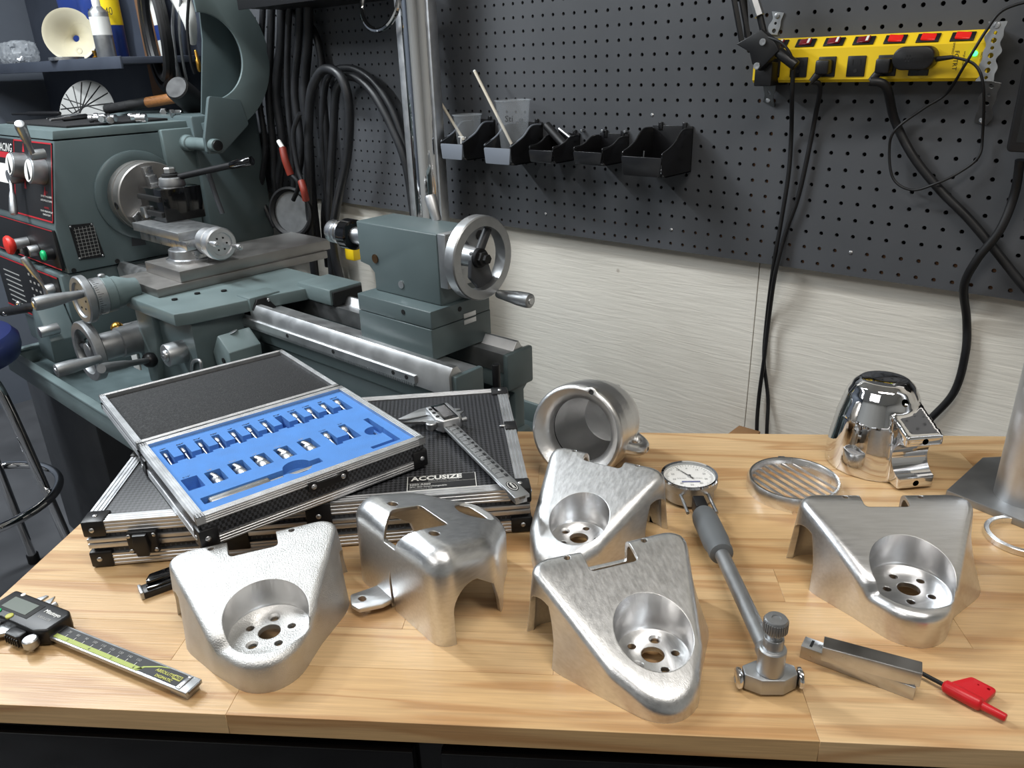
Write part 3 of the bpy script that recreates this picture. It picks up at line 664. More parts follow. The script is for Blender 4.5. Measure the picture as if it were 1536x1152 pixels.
    MB().rev([(.0028, 0), (.0028, .006), (.0022, .0065), (0, .0066)], (cx + .016, .0165, .009), (0, 1, 0), seg=16).build('lock_screw', met, c)
    # jaws
    jx = -L + .02 if dark else bx0 + .002
    MB().prism([(jx - .016, .0078), (jx + .004, .0078), (jx + .004, -.0078), (jx + .0015, -.036), (jx - .0015, -.044), (jx - .0035, -.044), (jx - .016, -.014)], zb, zb + .0035, bev=.0004).build('fixed_jaw', met, c)
    MB().prism([(jx + .004 + .002, -.008), (jx + .030, -.010), (jx + .016, -.022), (jx + .0062, -.044), (jx + .004 + .002, -.044)], zb - .0008, zb + .0028, bev=.0004).build('sliding_jaw', met, c)
    MB().prism([(jx + .008, .0078), (jx + .026, .0078), (jx + .018, .0225), (jx + .012, .031)], zb, zb + .002, bev=.0003).build('inside_jaw', met, c)
    MB().prism([(jx - .010, .0078), (jx + .006, .0078), (jx + .006, .029), (jx + .0035, .029)], zb, zb + .002, bev=.0003).build('inside_jaw', met, c)
    # underside spacer that carries the beam
    MB().box(-.02, -.002, -.006, .006, 0, zb, .0004).build('rest', met, c)
    MB().box(bx0 + .004, bx1 - .004, -.008, .012, 0, .002, .0004).build('back_cover', body, c)
    return c
e1 = (pz(303, 1019, BT + .009) + pz(278, 1040, BT + .009)) / 2
caliper('digital_caliper', 'black digital caliper with a lime green scale strip lying at the bench edge', e1, math.radians(16.3), BT, 'dark')
# ================================================================ aluminium framed tool cases
RIB = [(0, 0), (.012, 0), (.012, .0016), (.0112, .0022), (.012, .003), (.012, .0052), (.0112, .0058), (.012, .0066), (.012, .0088), (.0112, .0094), (.012, .010), (.012, .012), (.0096, .012), (.009, .0112), (.0084, .012), (.006, .012), (.0054, .0112), (.0048, .012), (.0024, .012), (.0018, .0112), (.0012, .012), (0, .012)]
def bar(parent, p0, p1, out, up, s=.75, name='frame_bar'):
    # ribbed edge extrusion: outer faces towards out and up
    p0 = Vector(p0); p1 = Vector(p1); d = (p1 - p0); L = d.length; d.normalize(); out = Vector(out); up = Vector(up)
    M = basis(p0 - out * .012 * s - up * .012 * s, out, up, d)
    b = MB(); b.prism([(x * s, y * s) for x, y in RIB], 0, L); b.xf(M); bmesh.ops.recalc_face_normals(b.bm, faces=b.bm.faces[:]); return b.build(name, 'alu_frame', parent, ang=20)
def corner(parent, p, sx, sy, sz, s, h):
    # black corner cap over an edge corner, proud of the bars; (sx,sy,sz) point outwards
    b = MB(); t = .0012; x, y, z = p
    b.box(*sorted((x - sx * s, x + sx * t)), *sorted((y - sy * s, y + sy * t)), *sorted((z - sz * h, z + sz * t)), bev=.0022)
    o = b.build('corner_cap', 'black_plastic', parent)
    MB().ball((x + sx * t - sx * s * .45, y + sy * (t + .0002), z - sz * h * .5), .0026, (1, .5, 1), 12).build('rivet', 'steel', o)
    MB().ball((x + sx * (t + .0002), y - sy * s * .45, z - sz * h * .5), .0026, (.5, 1, 1), 12).build('rivet', 'steel', o)
    MB().ball((x - sx * s * .45, y - sy * s * .45, z + sz * (t + .0001)), .0026, (1, 1, .5), 12).build('rivet', 'steel', o)
    return o
# large closed case
ca = math.radians(47.4); cL, cW, cH = .418, .252, .048; c_o = Vector((-.7105, .1805, BT + .0020))
case = thing('tool_case', 'large closed black tool case with ribbed aluminium edges lying under the open case', 'case', c_o, ca)
MB().box(.003, cL - .003, .003, cW - .003, .001, .0245, .001).build('base', 'case_weave', case)
lid = MB().box(.003, cL - .003, .003, cW - .003, .0255, cH - .0012, .001).build('lid', 'case_weave', case)
for z0, up, par in ((0, -1, case), (cH, 1, lid)):
    sg = 1.05
    bar(par, (0, 0, z0), (cL, 0, z0), (0, -1, 0), (0, 0, up), sg); bar(par, (0, cW, z0), (cL, cW, z0), (0, 1, 0), (0, 0, up), sg)
    bar(par, (0, 0, z0), (0, cW, z0), (-1, 0, 0), (0, 0, up), sg); bar(par, (cL, 0, z0), (cL, cW, z0), (1, 0, 0), (0, 0, up), sg)
    for x, sx in ((0, -1), (cL, 1)):
        for y_, sy in ((0, -1), (cW, 1)): corner(par, (x, y_, z0), sx, sy, up, .020, .016)
for z0, z1 in ((.0195, .0245), (.0255, .030)):
    b = MB(); b.box(.0005, cL - .0005, -.0002, .004, z0, z1, .0006); b.box(.0005, cL - .0005, cW - .004, cW + .0002, z0, z1, .0006); b.box(-.0002, .004, .0045, cW - .0045, z0, z1, .0006); b.box(cL - .004, cL + .0002, .0045, cW - .0045, z0, z1, .0006)
    b.build('rim', 'alu_frame', case)
def latch(parent, x, y_, z, M=None):
    b = MB().box(x - .014, x + .014, y_ - .0055, y_, z - .012, z + .012, .002)
    o = b.build('latch', 'black_plastic', parent)
    MB().prism([(x - .006, z + .011), (x + .006, z + .011), (x + .0075, z - .002), (x + .005, z - .012), (x - .005, z - .012), (x - .0075, z - .002)], y_ - .011, y_ - .005, 'y', .0015).build('latch_lever', 'black_plastic', o)
    for sx in (-1, 1):
        for sz in (-1, 1): MB().ball((x + sx * .0112, y_ - .0056, z + sz * .008), .0022, (1, .5, 1), 10).build('rivet', 'steel', o)
    return o
for xx in (.052, .345): latch(case, xx, -.0003, .025)
for xx in (.135, .215):
    hp = MB().box(xx - .012, xx + .012, -.0018, .006, .006, cH + .0012, .001).build('strap_plate', 'black_plastic', case); MB().ball((xx, -.002, .036), .0026, (1, .5, 1), 12).build('rivet', 'steel', hp)
for xs, sx in ((0, -1), (cL, 1)):
    hp = MB().box(*sorted((xs - sx * .012, xs + sx * .0016)), cW * .52, cW * .52 + .02, .03, cH + .0014, .001).build('strap_plate', 'black_plastic', lid)
    MB().ball((xs - sx * .014, cW * .52 + .01, cH + .0006), .0026, (1.6, .8, .5), 12).build('rivet', 'steel', hp)
# printed label
lx, ly, lz = .333, .0225, cH + .0002
def lab(n, x0, x1, y0, y1, m, dz=0): return MB().box(x0, x1, y0, y1, cH - .0008, lz + dz).build(n, m, case, flat=True)
lb = lab('label_plate', lx - .034, lx + .034, ly - .011, ly + .017, 'white_print'); 
for y0, y1 in ((ly - .0103, ly + .0022), (ly + .0030, ly + .0163)): MB().box(lx - .0333, lx + .0333, y0, y1, lz - .0002, lz + .0003).build('label_field', 'black_print', lb, flat=True)
text('ACCUSIZE', .0108, T(lx - .0300, ly + .0108, lz + .0005), 'lettering', 'white_print', lb, 'LEFT', .0004)
text('INDUSTRIAL TOOLS', .0034, T(lx + .002, ly + .0052, lz + .0005), 'lettering', 'grey_print', lb)
text('5003-A000', .0046, T(lx - .0315, ly - .0008, lz + .0005), 'lettering', 'white_print', lb, 'LEFT')
text('5PC ISO Interchangeable', .0036, T(lx - .0315, ly - .0050, lz + .0005), 'lettering', 'white_print', lb, 'LEFT')
text('Counterbore Set', .0032, T(lx - .0315, ly - .0085, lz + .0005), 'lettering', 'grey_print', lb, 'LEFT')
# second caliper lies on that case
e2 = (pz(792, 745, BT + .057) + pz(775, 751, BT + .057)) / 2
caliper('digital_caliper', 'silver digital caliper with an oval black badge lying across the closed tool case', e2, math.radians(-21.4), BT + cH + .0030, 'silver')
# open case with blue foam
ba = math.radians(80.2); bz = cH + .0042; bL, bW, bH = .2287, .184, .031
o_b = pz(295, 783, BT + .08); 
ob = thing('cutter_case', 'small open tool case with blue foam insert of cutters lying on the large case', 'case', (o_b.x, o_b.y, BT + bz), ba)
MB().box(.002, bL - .002, .002, bW - .002, .001, .0035).build('bottom_panel', 'case_weave', ob)
for n, a in (('front', (.003, bL - .003, .001, .003)), ('back', (.003, bL - .003, bW - .003, bW - .001)), ('l', (.001, .003, .003, bW - .003)), ('r', (bL - .003, bL - .001, .003, bW - .003))):
    MB().box(*a, .003, bH - .002).build('side_panel', 'case_weave', ob)
for z0, up in ((0, -1), (bH, 1)):
    sg = .72 if up < 0 else .62
    bar(ob, (0, 0, z0), (bL, 0, z0), (0, -1, 0), (0, 0, up), sg); bar(ob, (0, bW, z0), (bL, bW, z0), (0, 1, 0), (0, 0, up), sg)
    bar(ob, (0, 0, z0), (0, bW, z0), (-1, 0, 0), (0, 0, up), sg); bar(ob, (bL, 0, z0), (bL, bW, z0), (1, 0, 0), (0, 0, up), sg)
for x, sx in ((0, -1), (bL, 1)):
    for y_, sy in ((0, -1), (bW, 1)): corner(ob, (x, y_, 0), sx, sy, -1, .016, .018)
hp = MB().prism(round_poly([(-.02, -.006), (.02, -.006), (.02, .004), (.008, .001), (-.008, .001), (-.02, .004)], .0015, 3), -.0022, .0, 'y').xf(T(bL * .525, -.0004, bH - .0075)).build('latch_plate', 'black_plastic', ob)
for s in (-1, 1): MB().ball((bL * .525 + s * .015, -.003, bH - .0085), .0028, (1, .6, 1), 12).build('rivet', 'steel', hp)
# lid opened flat
lidb = MB().box(.002, bL - .002, bW + .008, bW + .173, .0130, .0150).build('lid', 'case_weave', ob)
dzl = -.0015
for z0, up, sg in ((.012, -1, .6), (bH + dzl, 1, .5)):
    y0, y1 = bW + .006, bW + .175
    bar(lidb, (0, y0, z0), (bL, y0, z0), (0, -1, 0), (0, 0, up), sg); bar(lidb, (0, y1, z0), (bL, y1, z0), (0, 1, 0), (0, 0, up), sg)
    bar(lidb, (0, y0, z0), (0, y1, z0), (-1, 0, 0), (0, 0, up), sg); bar(lidb, (bL, y0, z0), (bL, y1, z0), (1, 0, 0), (0, 0, up), sg)
MB().box(.005, bL - .005, bW + .011, bW + .170, .0151, bH + dzl - .0045, .001).build('lid_foam', 'foam_grey', lidb)
for a in ((.001, .003, bW + .008, bW + .172), (bL - .003, bL - .001, bW + .008, bW + .172), (.003, bL - .003, bW + .173, bW + .1745)): MB().box(*a, .014, bH + dzl - .002).build('lid_side', 'case_weave', lidb)
for xx in (.045, bL - .06): MB().cyl((xx, bW + .003, bH - .0035), (xx + .026, bW + .003, bH - .0035), .0028, None, 12).build('hinge', 'black_plastic', ob)
# foam with real pockets
FZ = bH - .0035; f0x, f1x, f0y, f1y = .0052, bL - .0052, .0052, bW - .0052
foam = MB().box(f0x, f1x, f0y, f1y, .004, FZ).raw(); cuts = []
Minv = WMAT[ob.name].inverted()
def fl(u, v): # point of the foam top seen in crop pixels
    q = Minv @ pz(180 + u / 3.2, 540 + v / 3.2, BT + bz + FZ); return q.x, q.y
def pocket(poly, depth, r=.001): cuts.append(('DIFFERENCE', MB().prism(round_poly(poly, r, 3) if r else poly, FZ - depth, FZ + .01).raw()))
slots = []
bx0_, by0_ = fl(205, 432); bx1_, by1_ = fl(1035, 190)
for k in range(12):
    f = k / 11; x = bx0_ + (bx1_ - bx0_) * f; yt = .5 * (by0_ + by1_); slots.append((x, yt))
    pocket([(x - .0040, yt - .037), (x + .0040, yt - .037), (x + .0040, yt), (x - .0040, yt)], .014)
    if k < 11: pocket([(x, yt - .0335), (x + (bx1_ - bx0_) / 11, yt - .0335), (x + (bx1_ - bx0_) / 11, yt - .0225), (x, yt - .0225)], .0125, 0)
fr = [(350, 590), (462, 556), (573, 513), (680, 478), (792, 442), (905, 404)]; frl = [fl(*q) for q in fr]
for x, y_ in frl: pocket([(x - .0075, y_ - .013), (x + .0075, y_ - .013), (x + .0075, y_ + .013), (x - .0075, y_ + .013)], .013)
lg = [fl(985, 350), fl(1070, 318)]
for i, (x, y_) in enumerate(lg):
    pocket([(x - .004, y_ - .034), (x + .004, y_ - .034), (x + .004, y_ + .004), (x - .004, y_ + .004)], .014)
    if i == 0: pocket([(x, y_ - .031), (lg[1][0], y_ - .031), (lg[1][0], y_ - .019), (x, y_ - .019)], .0125, 0)
m0, m1 = fl(385, 668), fl(1005, 478); ym = .5 * (m0[1] + m1[1]) + .002
pocket([(m0[0], ym - .009), (m0[0] + .074, ym - .009), (m0[0] + .074, ym + .004), (m0[0], ym + .004)], .013)
pocket([(m0[0] + .07, ym - .006), (m1[0] - .006, ym - .006), (m1[0] - .006, ym + .004), (m0[0] + .07, ym + .004)], .010)
cx, cy = fl(850, 510); cuts.append(('DIFFERENCE', MB().rev([(.014, FZ - .009), (.014, FZ + .01)], (cx, ym + .001, 0), seg=28).raw()))
kx_, ky_ = fl(1175, 283); ex_, ey_ = fl(1325, 378); e2x, e2y = fl(1215, 412)
pocket([(kx_ - .002, ey_ - .001), (kx_ + .004, ey_ - .001), (kx_ + .004, ky_), (kx_ - .002, ky_)], .010)
pocket([(kx_ - .028, ey_ - .004), (kx_ + .004, ey_ - .004), (kx_ + .004, ey_ + .0015), (kx_ - .028, ey_ + .0015)], .010)
cuts.append(('DIFFERENCE', MB().rev([(.0105, FZ - .009), (.0105, FZ + .01)], (kx_ - .006, (ky_ + ey_) / 2, 0), seg=24).raw()))
link('foam_insert', bool_mesh(foam, cuts), 'foam_blue', ob, flat=True)
# size marks printed on the foam
for (x, y_), s in zip(slots, ('.187"', '5/64"', '3/16"', '7/32"', '1/4"', '17/64"', '9/32"', '5/16"', '21/64"', '11/32"', '3/8"', '25/64"')): text(s, .0034, T(x, y_ + .0032, FZ + .0002), 'size_mark', 'black_print', ob, bold=.00012)
for (x, y_), s in zip(frl, ('5/16"', '3/8"', '7/16"', '1/2"', '9/16"', '5/8"')): text(s, .0034, T(x - .001, y_ + .0158, FZ + .0002), 'size_mark', 'grey_print' if s != '5/16"' else 'black_print', ob)
for (x, y_), s in zip(lg, ('13/32"', '3/4"')): text(s, .0034, T(x, y_ + .0068, FZ + .0002), 'size_mark', 'black_print', ob)
# cutters and pilots are things of their own, resting in the pockets
WO = WMAT[ob.name]
def cutter_obj(kind, x, y_, label, k=0, head=.0031, L=.034):
    M = WO @ T(x, y_, FZ)
    if kind == 'pilot':
        o = thing('pilot_cutter', label, 'cutter', group='counterbore pilots in the blue foam', M=M)
        MB().rev([(head * .8, -.0005), (head, .0005), (head * 1.02, .0055), (head * .9, .0070), (.0016, .0105)], (0, -.001, -.0035), (0, -1, 0), 16).build('head', 'steel', o)
        MB().cyl((0, -.0095, -.0042), (0, -L, -.0080), .0012 + .00004 * k, None, 10).build('shank', 'steel_satin', o)
    else:
        o = thing('counterbore_cutter', label, 'cutter', group='counterbore cutters in the blue foam', M=M)
        r = head
        b = MB()
        N_ = 20; prof = []
        bm = b.bm; rings = []
        for i in range(15):   # fluted, twisted cutting end
            f = i / 14; h = .012 - f * .0125; tw = f * 1.3
            ring = [bm.verts.new(((r * (.62 + .38 * abs(math.cos(1.5 * (a + tw))) ** .6) * math.cos(a)), h, -.005 + r * (.62 + .38 * abs(math.cos(1.5 * (a + tw))) ** .6) * math.sin(a))) for a in [2 * PI * j / N_ for j in range(N_)]]
            rings.append(ring)
        for A, B in zip(rings, rings[1:]):
            for j in range(N_): bm.faces.new((A[j], A[(j + 1) % N_], B[(j + 1) % N_], B[j]))
        bm.faces.new(rings[0]); bm.faces.new(rings[-1][::-1]); bmesh.ops.recalc_face_normals(bm, faces=bm.faces[:])
        b.build('flutes', 'steel', o, ang=50)
        MB().rev([(r * .95, 0), (r, .0008), (r, .0105), (r * .92, .0115)], (0, -.0006, -.005), (0, -1, 0), 20).build('shank', 'steel', o)
    return o
PILOT = ['thinnest pilot pin, in the end slot behind the empty square pocket'] + ['%s pilot pin counted from the slot behind the empty square pocket' % n for n in ('second', 'third', 'fourth', 'fifth', 'sixth')] + ['pilot pin in the slot just before the empty slot', '', 'pilot pin in the slot just after the empty slot', 'second pilot pin after the empty slot in the back foam row', 'second last pilot pin of the back foam row, one before the hex key end', 'thickest pilot pin, in the end slot of the back row nearest the hex key notch']
for k, (x, y_) in enumerate(slots):
    if k == 7: continue
    s = ('.187"', '5/64"', '3/16"', '7/32"', '1/4"', '17/64"', '9/32"', '5/16"', '21/64"', '11/32"', '3/8"', '25/64"')[k]
    cutter_obj('pilot', x, y_ - .0012, PILOT[k], k, .0019 + .00015 * k)
for (x, y_), s, hd in zip(frl[1:], ('3/8', '7/16', '1/2', '9/16', '5/8'), (.0046, .0052, .0062, .0058, .0055)): cutter_obj('cutter', x, y_ - .001, {'3/8': 'smallest fluted cutter, in the pocket next to the empty square pocket', '7/16': 'fluted cutter in the pocket between the smallest and the fattest cutter', '1/2': 'fattest fluted steel cutter in the middle of the front foam row', '9/16': 'fluted cutter in the pocket right after the fattest cutter', '5/8': 'last fluted cutter before the two large pilot pins'}[s], 0, hd)
for (x, y_), s in zip(lg, ('13/32', '3/4')): cutter_obj('pilot', x, y_ + .002, 'larger pilot pin in the front foam row beside the ' + ('last fluted cutter' if s == '13/32' else 'hex key notch'), 6, .0036, .035)
mo = thing('mandrel', 'thick steel mandrel with a thin stem in the long front foam slot', 'mandrel', M=WO @ T(m0[0], ym, FZ))
MB().rev([(.005, 0), (.0062, .0012), (.0062, .0545), (.0055, .0555)], (.006, -.0025, -.0055), (1, 0, 0), 28).build('body', 'steel_satin', mo)
MB().rev([(.0026, 0), (.0026, .058), (.0018, .059)], (.0615, -.0025, -.0052), (1, 0, 0), 16).build('stem', 'steel_satin', mo)
hk = tag(MB().tube([(0, 0, 0), (0, .026, 0)], .0009, 1, 8, smooth=False).build('hex_key', 'steel'), 'tiny steel hex key in the finger notch of the blue foam', 'hex key'); hk.matrix_world = WO @ T(kx_ - .002, (ky_ + ey_) / 2 - .006, FZ - .008)
# ================================================================ black folding clip tool behind the grainy cowl
q0, q1 = pz(212, 884, BT + .007), pz(262, 866, BT + .007); d = (q1 - q0); a = math.atan2(d.y, d.x)
kt = thing('black_clip', 'small black plastic clip poking out from behind the grainy cowl', 'clip', (q0.x, q0.y, BT), a)
MB().box(0, .04, -.0075, .0075, .0, .007, .0015).build('body', 'black_plastic', kt); MB().box(-.0022, .0008, -.0075, .0075, .0005, .0082, .0008).build('end_plate', 'steel_satin', kt)
MB().prism(round_poly([(.003, .0), (.036, .0), (.036, .012), (.010, .012)], .003, 3), .0072, .0125, bev=.001).build('grip', 'black_gloss', kt)
MB().box(.004, .036, -.0055, -.0005, .0072, .009, .0006).build('slide', 'black_gloss', kt)
# ================================================================ bore gauge
hd = pz(1152, 1030, BT); dl = pz(1034, 713, BT + .026)
bg = thing('bore_gauge', 'dial bore gauge with grey tube and white dial lying between two cowls', 'bore gauge', (hd.x, hd.y, BT))
def wl(p): return Vector(p) - Vector((hd.x, hd.y, BT))
hx = (pz(1187, 1022, BT) - pz(1118, 1022, BT)).normalized(); hx.z = 0; hy = Vector((-hx.y, hx.x, 0)); HM = basis((0, 0, 0), hx, hy, (0, 0, 1))
MB().prism(round_poly([(-.019, -.004), (-.008, -.0105), (.008, -.0105), (.019, -.004), (.019, .005), (.008, .0105), (-.008, .0105), (-.019, .005)], .0015, 3), .002, .0155, bev=.0008).xf(HM).build('head_block', 'steel_satin', bg)
MB().rev([(.0088, .0150), (.0098, .016), (.0098, .036), (.0088, .0372), (.0072, .0372), (.0072, .045), (.0068, .0462), (.0048, .0462), (.0048, .0515)], seg=28).build('head_sleeve', 'steel_satin', bg)
kn = MB(); kn.rev([(.0048, .0512), (.0076, .0515), (.0082, .0525), (.0082, .0615), (.0074, .0628), (.0034, .0630), (.003, .0622), (0, .0622)], seg=30); kb = kn.build('anvil_knob', 'pewter', bg)
for k in range(30):
    a = 2 * PI * k / 30; MB().box(.0079, .0087, -.0004, .0004, .0528, .0610).xf(R(a, 'Z')).build('knurl', 'pewter', kb, flat=True)
for s in (-1, 1):
    wh = MB().rev([(.0035, 0), (.0072, .0008), (.0080, .002), (.0080, .0034), (.0066, .0046), (.004, .005), (.0034, .0045), (0, .0045)], HM @ Vector((s * .0195, 0, .0085)), hx * s, 24).build('guide_wheel', 'chrome', bg)
t0 = Vector((0, 0, .024)) + hy * .008; dv = wl(dl); td = Vector((dv.x, dv.y, 0)).normalized(); tdir = None
p_end = Vector((dv.x, dv.y, .017)) - td * .033; L = (p_end - t0).length
def tp_(f): return t0 + (p_end - t0) * f
MB().cyl(tp_(.02), tp_(.58), .0066, None, 24).build('tube', 'pewter', bg)
MB().cyl(tp_(.0) - td * .004, tp_(.03), .0082, None, 24, .001).build('collar', 'steel_satin', bg)
MB().rev([(.007, 0), (.0105, .002), (.0112, .006), (.0108, .012), (.0122, .02), (.0122, L * .27), (.0112, L * .30), (.0095, L * .315)], tp_(.56), p_end - t0, 28).build('grip', 'grip_grey', bg)
MB().cyl(tp_(.86), tp_(.97), .0045, None, 18).build('stem', 'steel_satin', bg)
cl = MB().box(-.010, .010, -.006, .006, -.008, .008, .0015).xf(T(*tp_(.93)) @ R(math.atan2(td.y, td.x), 'Z')).build('clamp', 'black_plastic', bg); 
MB().cyl(tp_(.93) + hx * .006, tp_(.93) - hx * .0, .004, None, 16).build('clamp_screw', 'black_plastic', cl)
for s in (-1, 1): MB().cyl(tp_(.91) + hx * s * .014 - td * .006, tp_(.91) + hx * s * .014 + td * .03, .0018, None, 8).build('guard_rod', 'steel_satin', bg)
dc = Vector((dv.x, dv.y, 0))
dial = MB().rev([(0, .002), (.024, .002), (.0262, .004), (.0262, .018), (.0292, .018), (.0296, .020), (.0296, .0255), (.0282, .0272), (.0266, .0268), (.0264, .0240), (0, .0240)], dc, (0, 0, 1), 56).build('dial_case', 'steel_satin', bg)
MB().rev([(.0278, .0254), (.0296, .0256), (.0290, .0276), (.0268, .0272)], dc, (0, 0, 1), 56, caps=False).build('bezel', 'chrome', dial)
MB().rev([(.0264, .0241), (0, .0242)], dc, (0, 0, 1), 48, caps=False).build('dial_face', 'dial_white', dial, flat=True)
tk = MB()
for k in range(50):
    a = 2 * PI * k / 50; r0 = .0222 if k % 5 else .0205
    tk.box(r0, .0246, -.00016, .00016, .0244, .0245, M=T(dc.x, dc.y, 0) @ R(a, 'Z'))
tk.build('tick_ring', 'black_print', dial, flat=True)
DM = T(dc.x, dc.y, .0246) @ basis((0, 0, 0), hx, hy, (0, 0, 1))
for k in range(10): a = PI / 2 - 2 * PI * k / 10; text(str(abs(k if k <= 5 else 10 - k) * 10), .0036, DM @ T(.0172 * math.cos(a), .0172 * math.sin(a), 0), 'number', 'black_print', dial)
[text('0.01mm', .0028, DM @ T(sx * .0085, -.0035, 0), 'lettering', 'black_print', dial) for sx in (-1, 1)]; MB().box(-.0095, .0095, -.0115, -.0095, 0, .0001).xf(DM).build('print_bar', 'blue_print', dial, flat=True)
MB().prism([(-.0008, -.006), (.0008, -.006), (.0001, .021), (-.0001, .021)], .0005, .0009).xf(DM @ R(.55, 'Z')).build('needle', 'black_print', dial, flat=True)
MB().rev([(.0018, .0243), (.0018, .0262), (0, .0264)], dc, (0, 0, 1), 14).build('pivot', 'steel', dial)
MB().rev([(.0262, .0268), (0, .0270)], dc, (0, 0, 1), 40, caps=False).build('crystal', 'glass', dial)
# ================================================================ steel bars and flag key
b0, b1 = pz(1199, 986, BT), pz(1367, 1050, BT); d = b1 - b0; a = math.atan2(d.y, d.x); Lb = d.length + .001
lb1 = thing('steel_bar', 'ground steel parallel bar lying flat under another bar beside the red key', 'bar', (b0.x, b0.y, BT), a, 'ground steel bars')
MB().box(0, Lb, 0, .0125, 0, .0115, .0004).build('body', 'steel', lb1); MB().box(.0055, .0075, .0025, .0105, .0112, .0117).build('slot', 'steel_hole', lb1, flat=True)
q0, q1 = pz(1231, 990, BT + .0118), pz(1372, 1038, BT + .0118); d = q1 - q0; a2 = math.atan2(d.y, d.x)
lb2 = thing('steel_bar', 'ground steel bar with dark stained top stacked on the flat bar', 'bar', (q0.x, q0.y, BT + .0117), a2 + .10, 'ground steel bars')
MB().box(0, .066, -.0005, .0125, 0, .0125, .0004).build('body', 'steel', lb2); MB().box(.0003, .0657, .0000, .0122, .0122, .0127).build('stained_top', 'steel_dark', lb2, flat=True)
k0, k1 = pz(1376, 1002, BT + .008), pz(1418, 1024, BT + .008); d = k1 - k0; a = math.atan2(d.y, d.x)
fk = thing('flag_key', 'red plastic flag-handled driver key lying on the bench beside the steel bars', 'key', (k1.x, k1.y, BT), a)
MB().cyl((-.021, 0, .0055), (.003, 0, .0055), .0016, None, 8).build('blade', 'black_matte', fk)
MB().rev([(.0030, 0), (.0046, .0015), (.0050, .005), (.0050, .024), (.0042, .0255), (.0032, .026), (.0029, .0405), (.0024, .0413)], (-.001, 0, .0052), (1, 0, 0), 18).build('hub', 'red_plastic', fk)
fg = MB().prism(round_poly([(.0005, .001), (.0255, .001), (.0275, .0205), (.0100, .0205)], [.001, .001, .003, .003], 4), .0030, .0080, bev=.001).raw()
fg = bool_mesh(fg, [('DIFFERENCE', MB().rev([(.0012, 0), (.0012, .02)], (.0230, .0160, 0), seg=10).raw()), ('DIFFERENCE', MB().rev([(.0007, .006), (.0007, .02)], (.0165, .0150, 0), seg=8).raw())])
link('flag', fg, 'red_plastic', fk)
# ================================================================ metal lathe (built along the wall, X = spindle direction)
LA = thing('metal_lathe', 'grey-green engine lathe with chuck, carriage and tailstock behind the bench', 'lathe', (-1.5, .87, 0))
G, GL = 'paint_green', 'paint_green_lit'
def lp(b, name, m, parent=None, ang=38, flat=False):
    p = parent or LA; b.bm.transform(WMAT[LA.name].inverted()); me = bpy.data.meshes.new(name); b.bm.to_mesh(me); b.bm.free(); return link(name, me, m, p, ang, flat)
AY, AZ, ZT, XE = .872, 1.041, .881, -.84      # spindle axis, way height, right end of the bed
# stand and chip tray
for x0, x1 in ((-2.5, -2.0), (-1.15, -.86)): lp(MB().box(x0, x1, .60, 1.08, 0, .60, .006), 'stand_cabinet', 'stand_grey')
tr = MB().box(-2.322, -.85, .532, 1.14, .605, .612); lp(tr, 'chip_tray', 'paint_tray')
for a in ((-2.322, -.85, .528, .536), (-2.322, -.85, 1.136, 1.144), (-2.326, -2.318, .528, 1.144), (-.854, -.846, .528, 1.144)): lp(MB().box(*a, .603, .656, .002), 'tray_lip', GL)
lp(MB().box(-2.326, -.846, .526, .546, .650, .658, .002), 'tray_lip', GL); lp(MB().box(-2.328, -2.308, .528, 1.144, .650, .658, .002), 'tray_lip', GL)
# bed
lp(MB().prism([(.79, .612), (.79, .66), (.80, .70), (.80, .79), (.789, .80), (.789, .832), (.840, .832), (.840, .80), (.825, .79), (.825, .74), (.925, .74), (.925, .79), (.91, .80), (.91, .832), (.961, .832), (.961, .80), (.95, .79), (.95, .70), (.96, .66), (.96, .612)], -2.1, XE, 'x', .003), 'bed_casting', G)
lp(MB().prism([(.776, .832), (.776, .868), (.785, .881), (.796, .881), (.806, .866), (.842, .866), (.842, .832)], -2.09, XE - .006, 'x', .0008), 'front_way', 'way_steel')
lp(MB().prism([(.908, .832), (.908, .866), (.930, .866), (.940, .881), (.946, .881), (.956, .866), (.965, .864), (.965, .832)], -2.09, XE - .006, 'x', .0008), 'rear_way', 'way_steel')
b = MB(); b.box(-1.52, -.925, .770, .7762, .838, .852, .0006); n = 125
for k in range(n): x = -1.515 + k * .0047; b.prism([(x, .8385), (x + .0034, .8385), (x + .0024, .8325), (x + .001, .8325)], .7702, .776, 'y')
rk = lp(b, 'rack', 'way_steel', flat=True)
for u, v in ((430, 497), (500, 530), (590, 562), (610, 570)): 
    q = py(u, v, .7700); lp(MB().rev([(.0040, 0), (.0040, .0006), (0, .0006)], (q.x, .7699, .8455), (0, -1, 0), 14), 'bolt', 'black_matte', rk)
b = MB(); b.cyl((-1.48, .752, .742), (XE - .01, .752, .742), .0105, None, 16)
for k in range(150): x = -1.475 + k * .0042; b.rev([(.0105, 0), (.0125, .0008), (.0125, .0018), (.0105, .0026)], (x, .752, .742), (1, 0, 0), 12, caps=False)
lp(b, 'lead_screw', 'steel'); lp(MB().cyl((-2.05, .752, .700), (XE - .01, .752, .700), .009, None, 16), 'feed_rod', 'steel')
lp(MB().box(XE - .05, XE, .735, .792, .68, .77, .006), 'screw_bracket', G)
lp(MB().prism([(.775, .612), (.775, .69), (.80, .72), (.95, .72), (.972, .69), (.972, .612)], XE - .06, XE + .012, 'x', .004), 'bed_foot', G)
for y0, y1 in ((.782, .846), (.904, .972)): lp(MB().box(XE - .008, XE + .004, y0, y1, .80, .868, .004), 'bed_end_pad', G)
lp(MB().cyl((XE + .004, .875, .78), (XE + .004, .875, .862), .007, None, 14, .001), 'end_stud', 'black_plastic')
pl = MB().box(XE + .0122, XE + .0135, .80, .95, .630, .700, .0004); pl = lp(pl, 'diagram_plate', 'white_plastic')
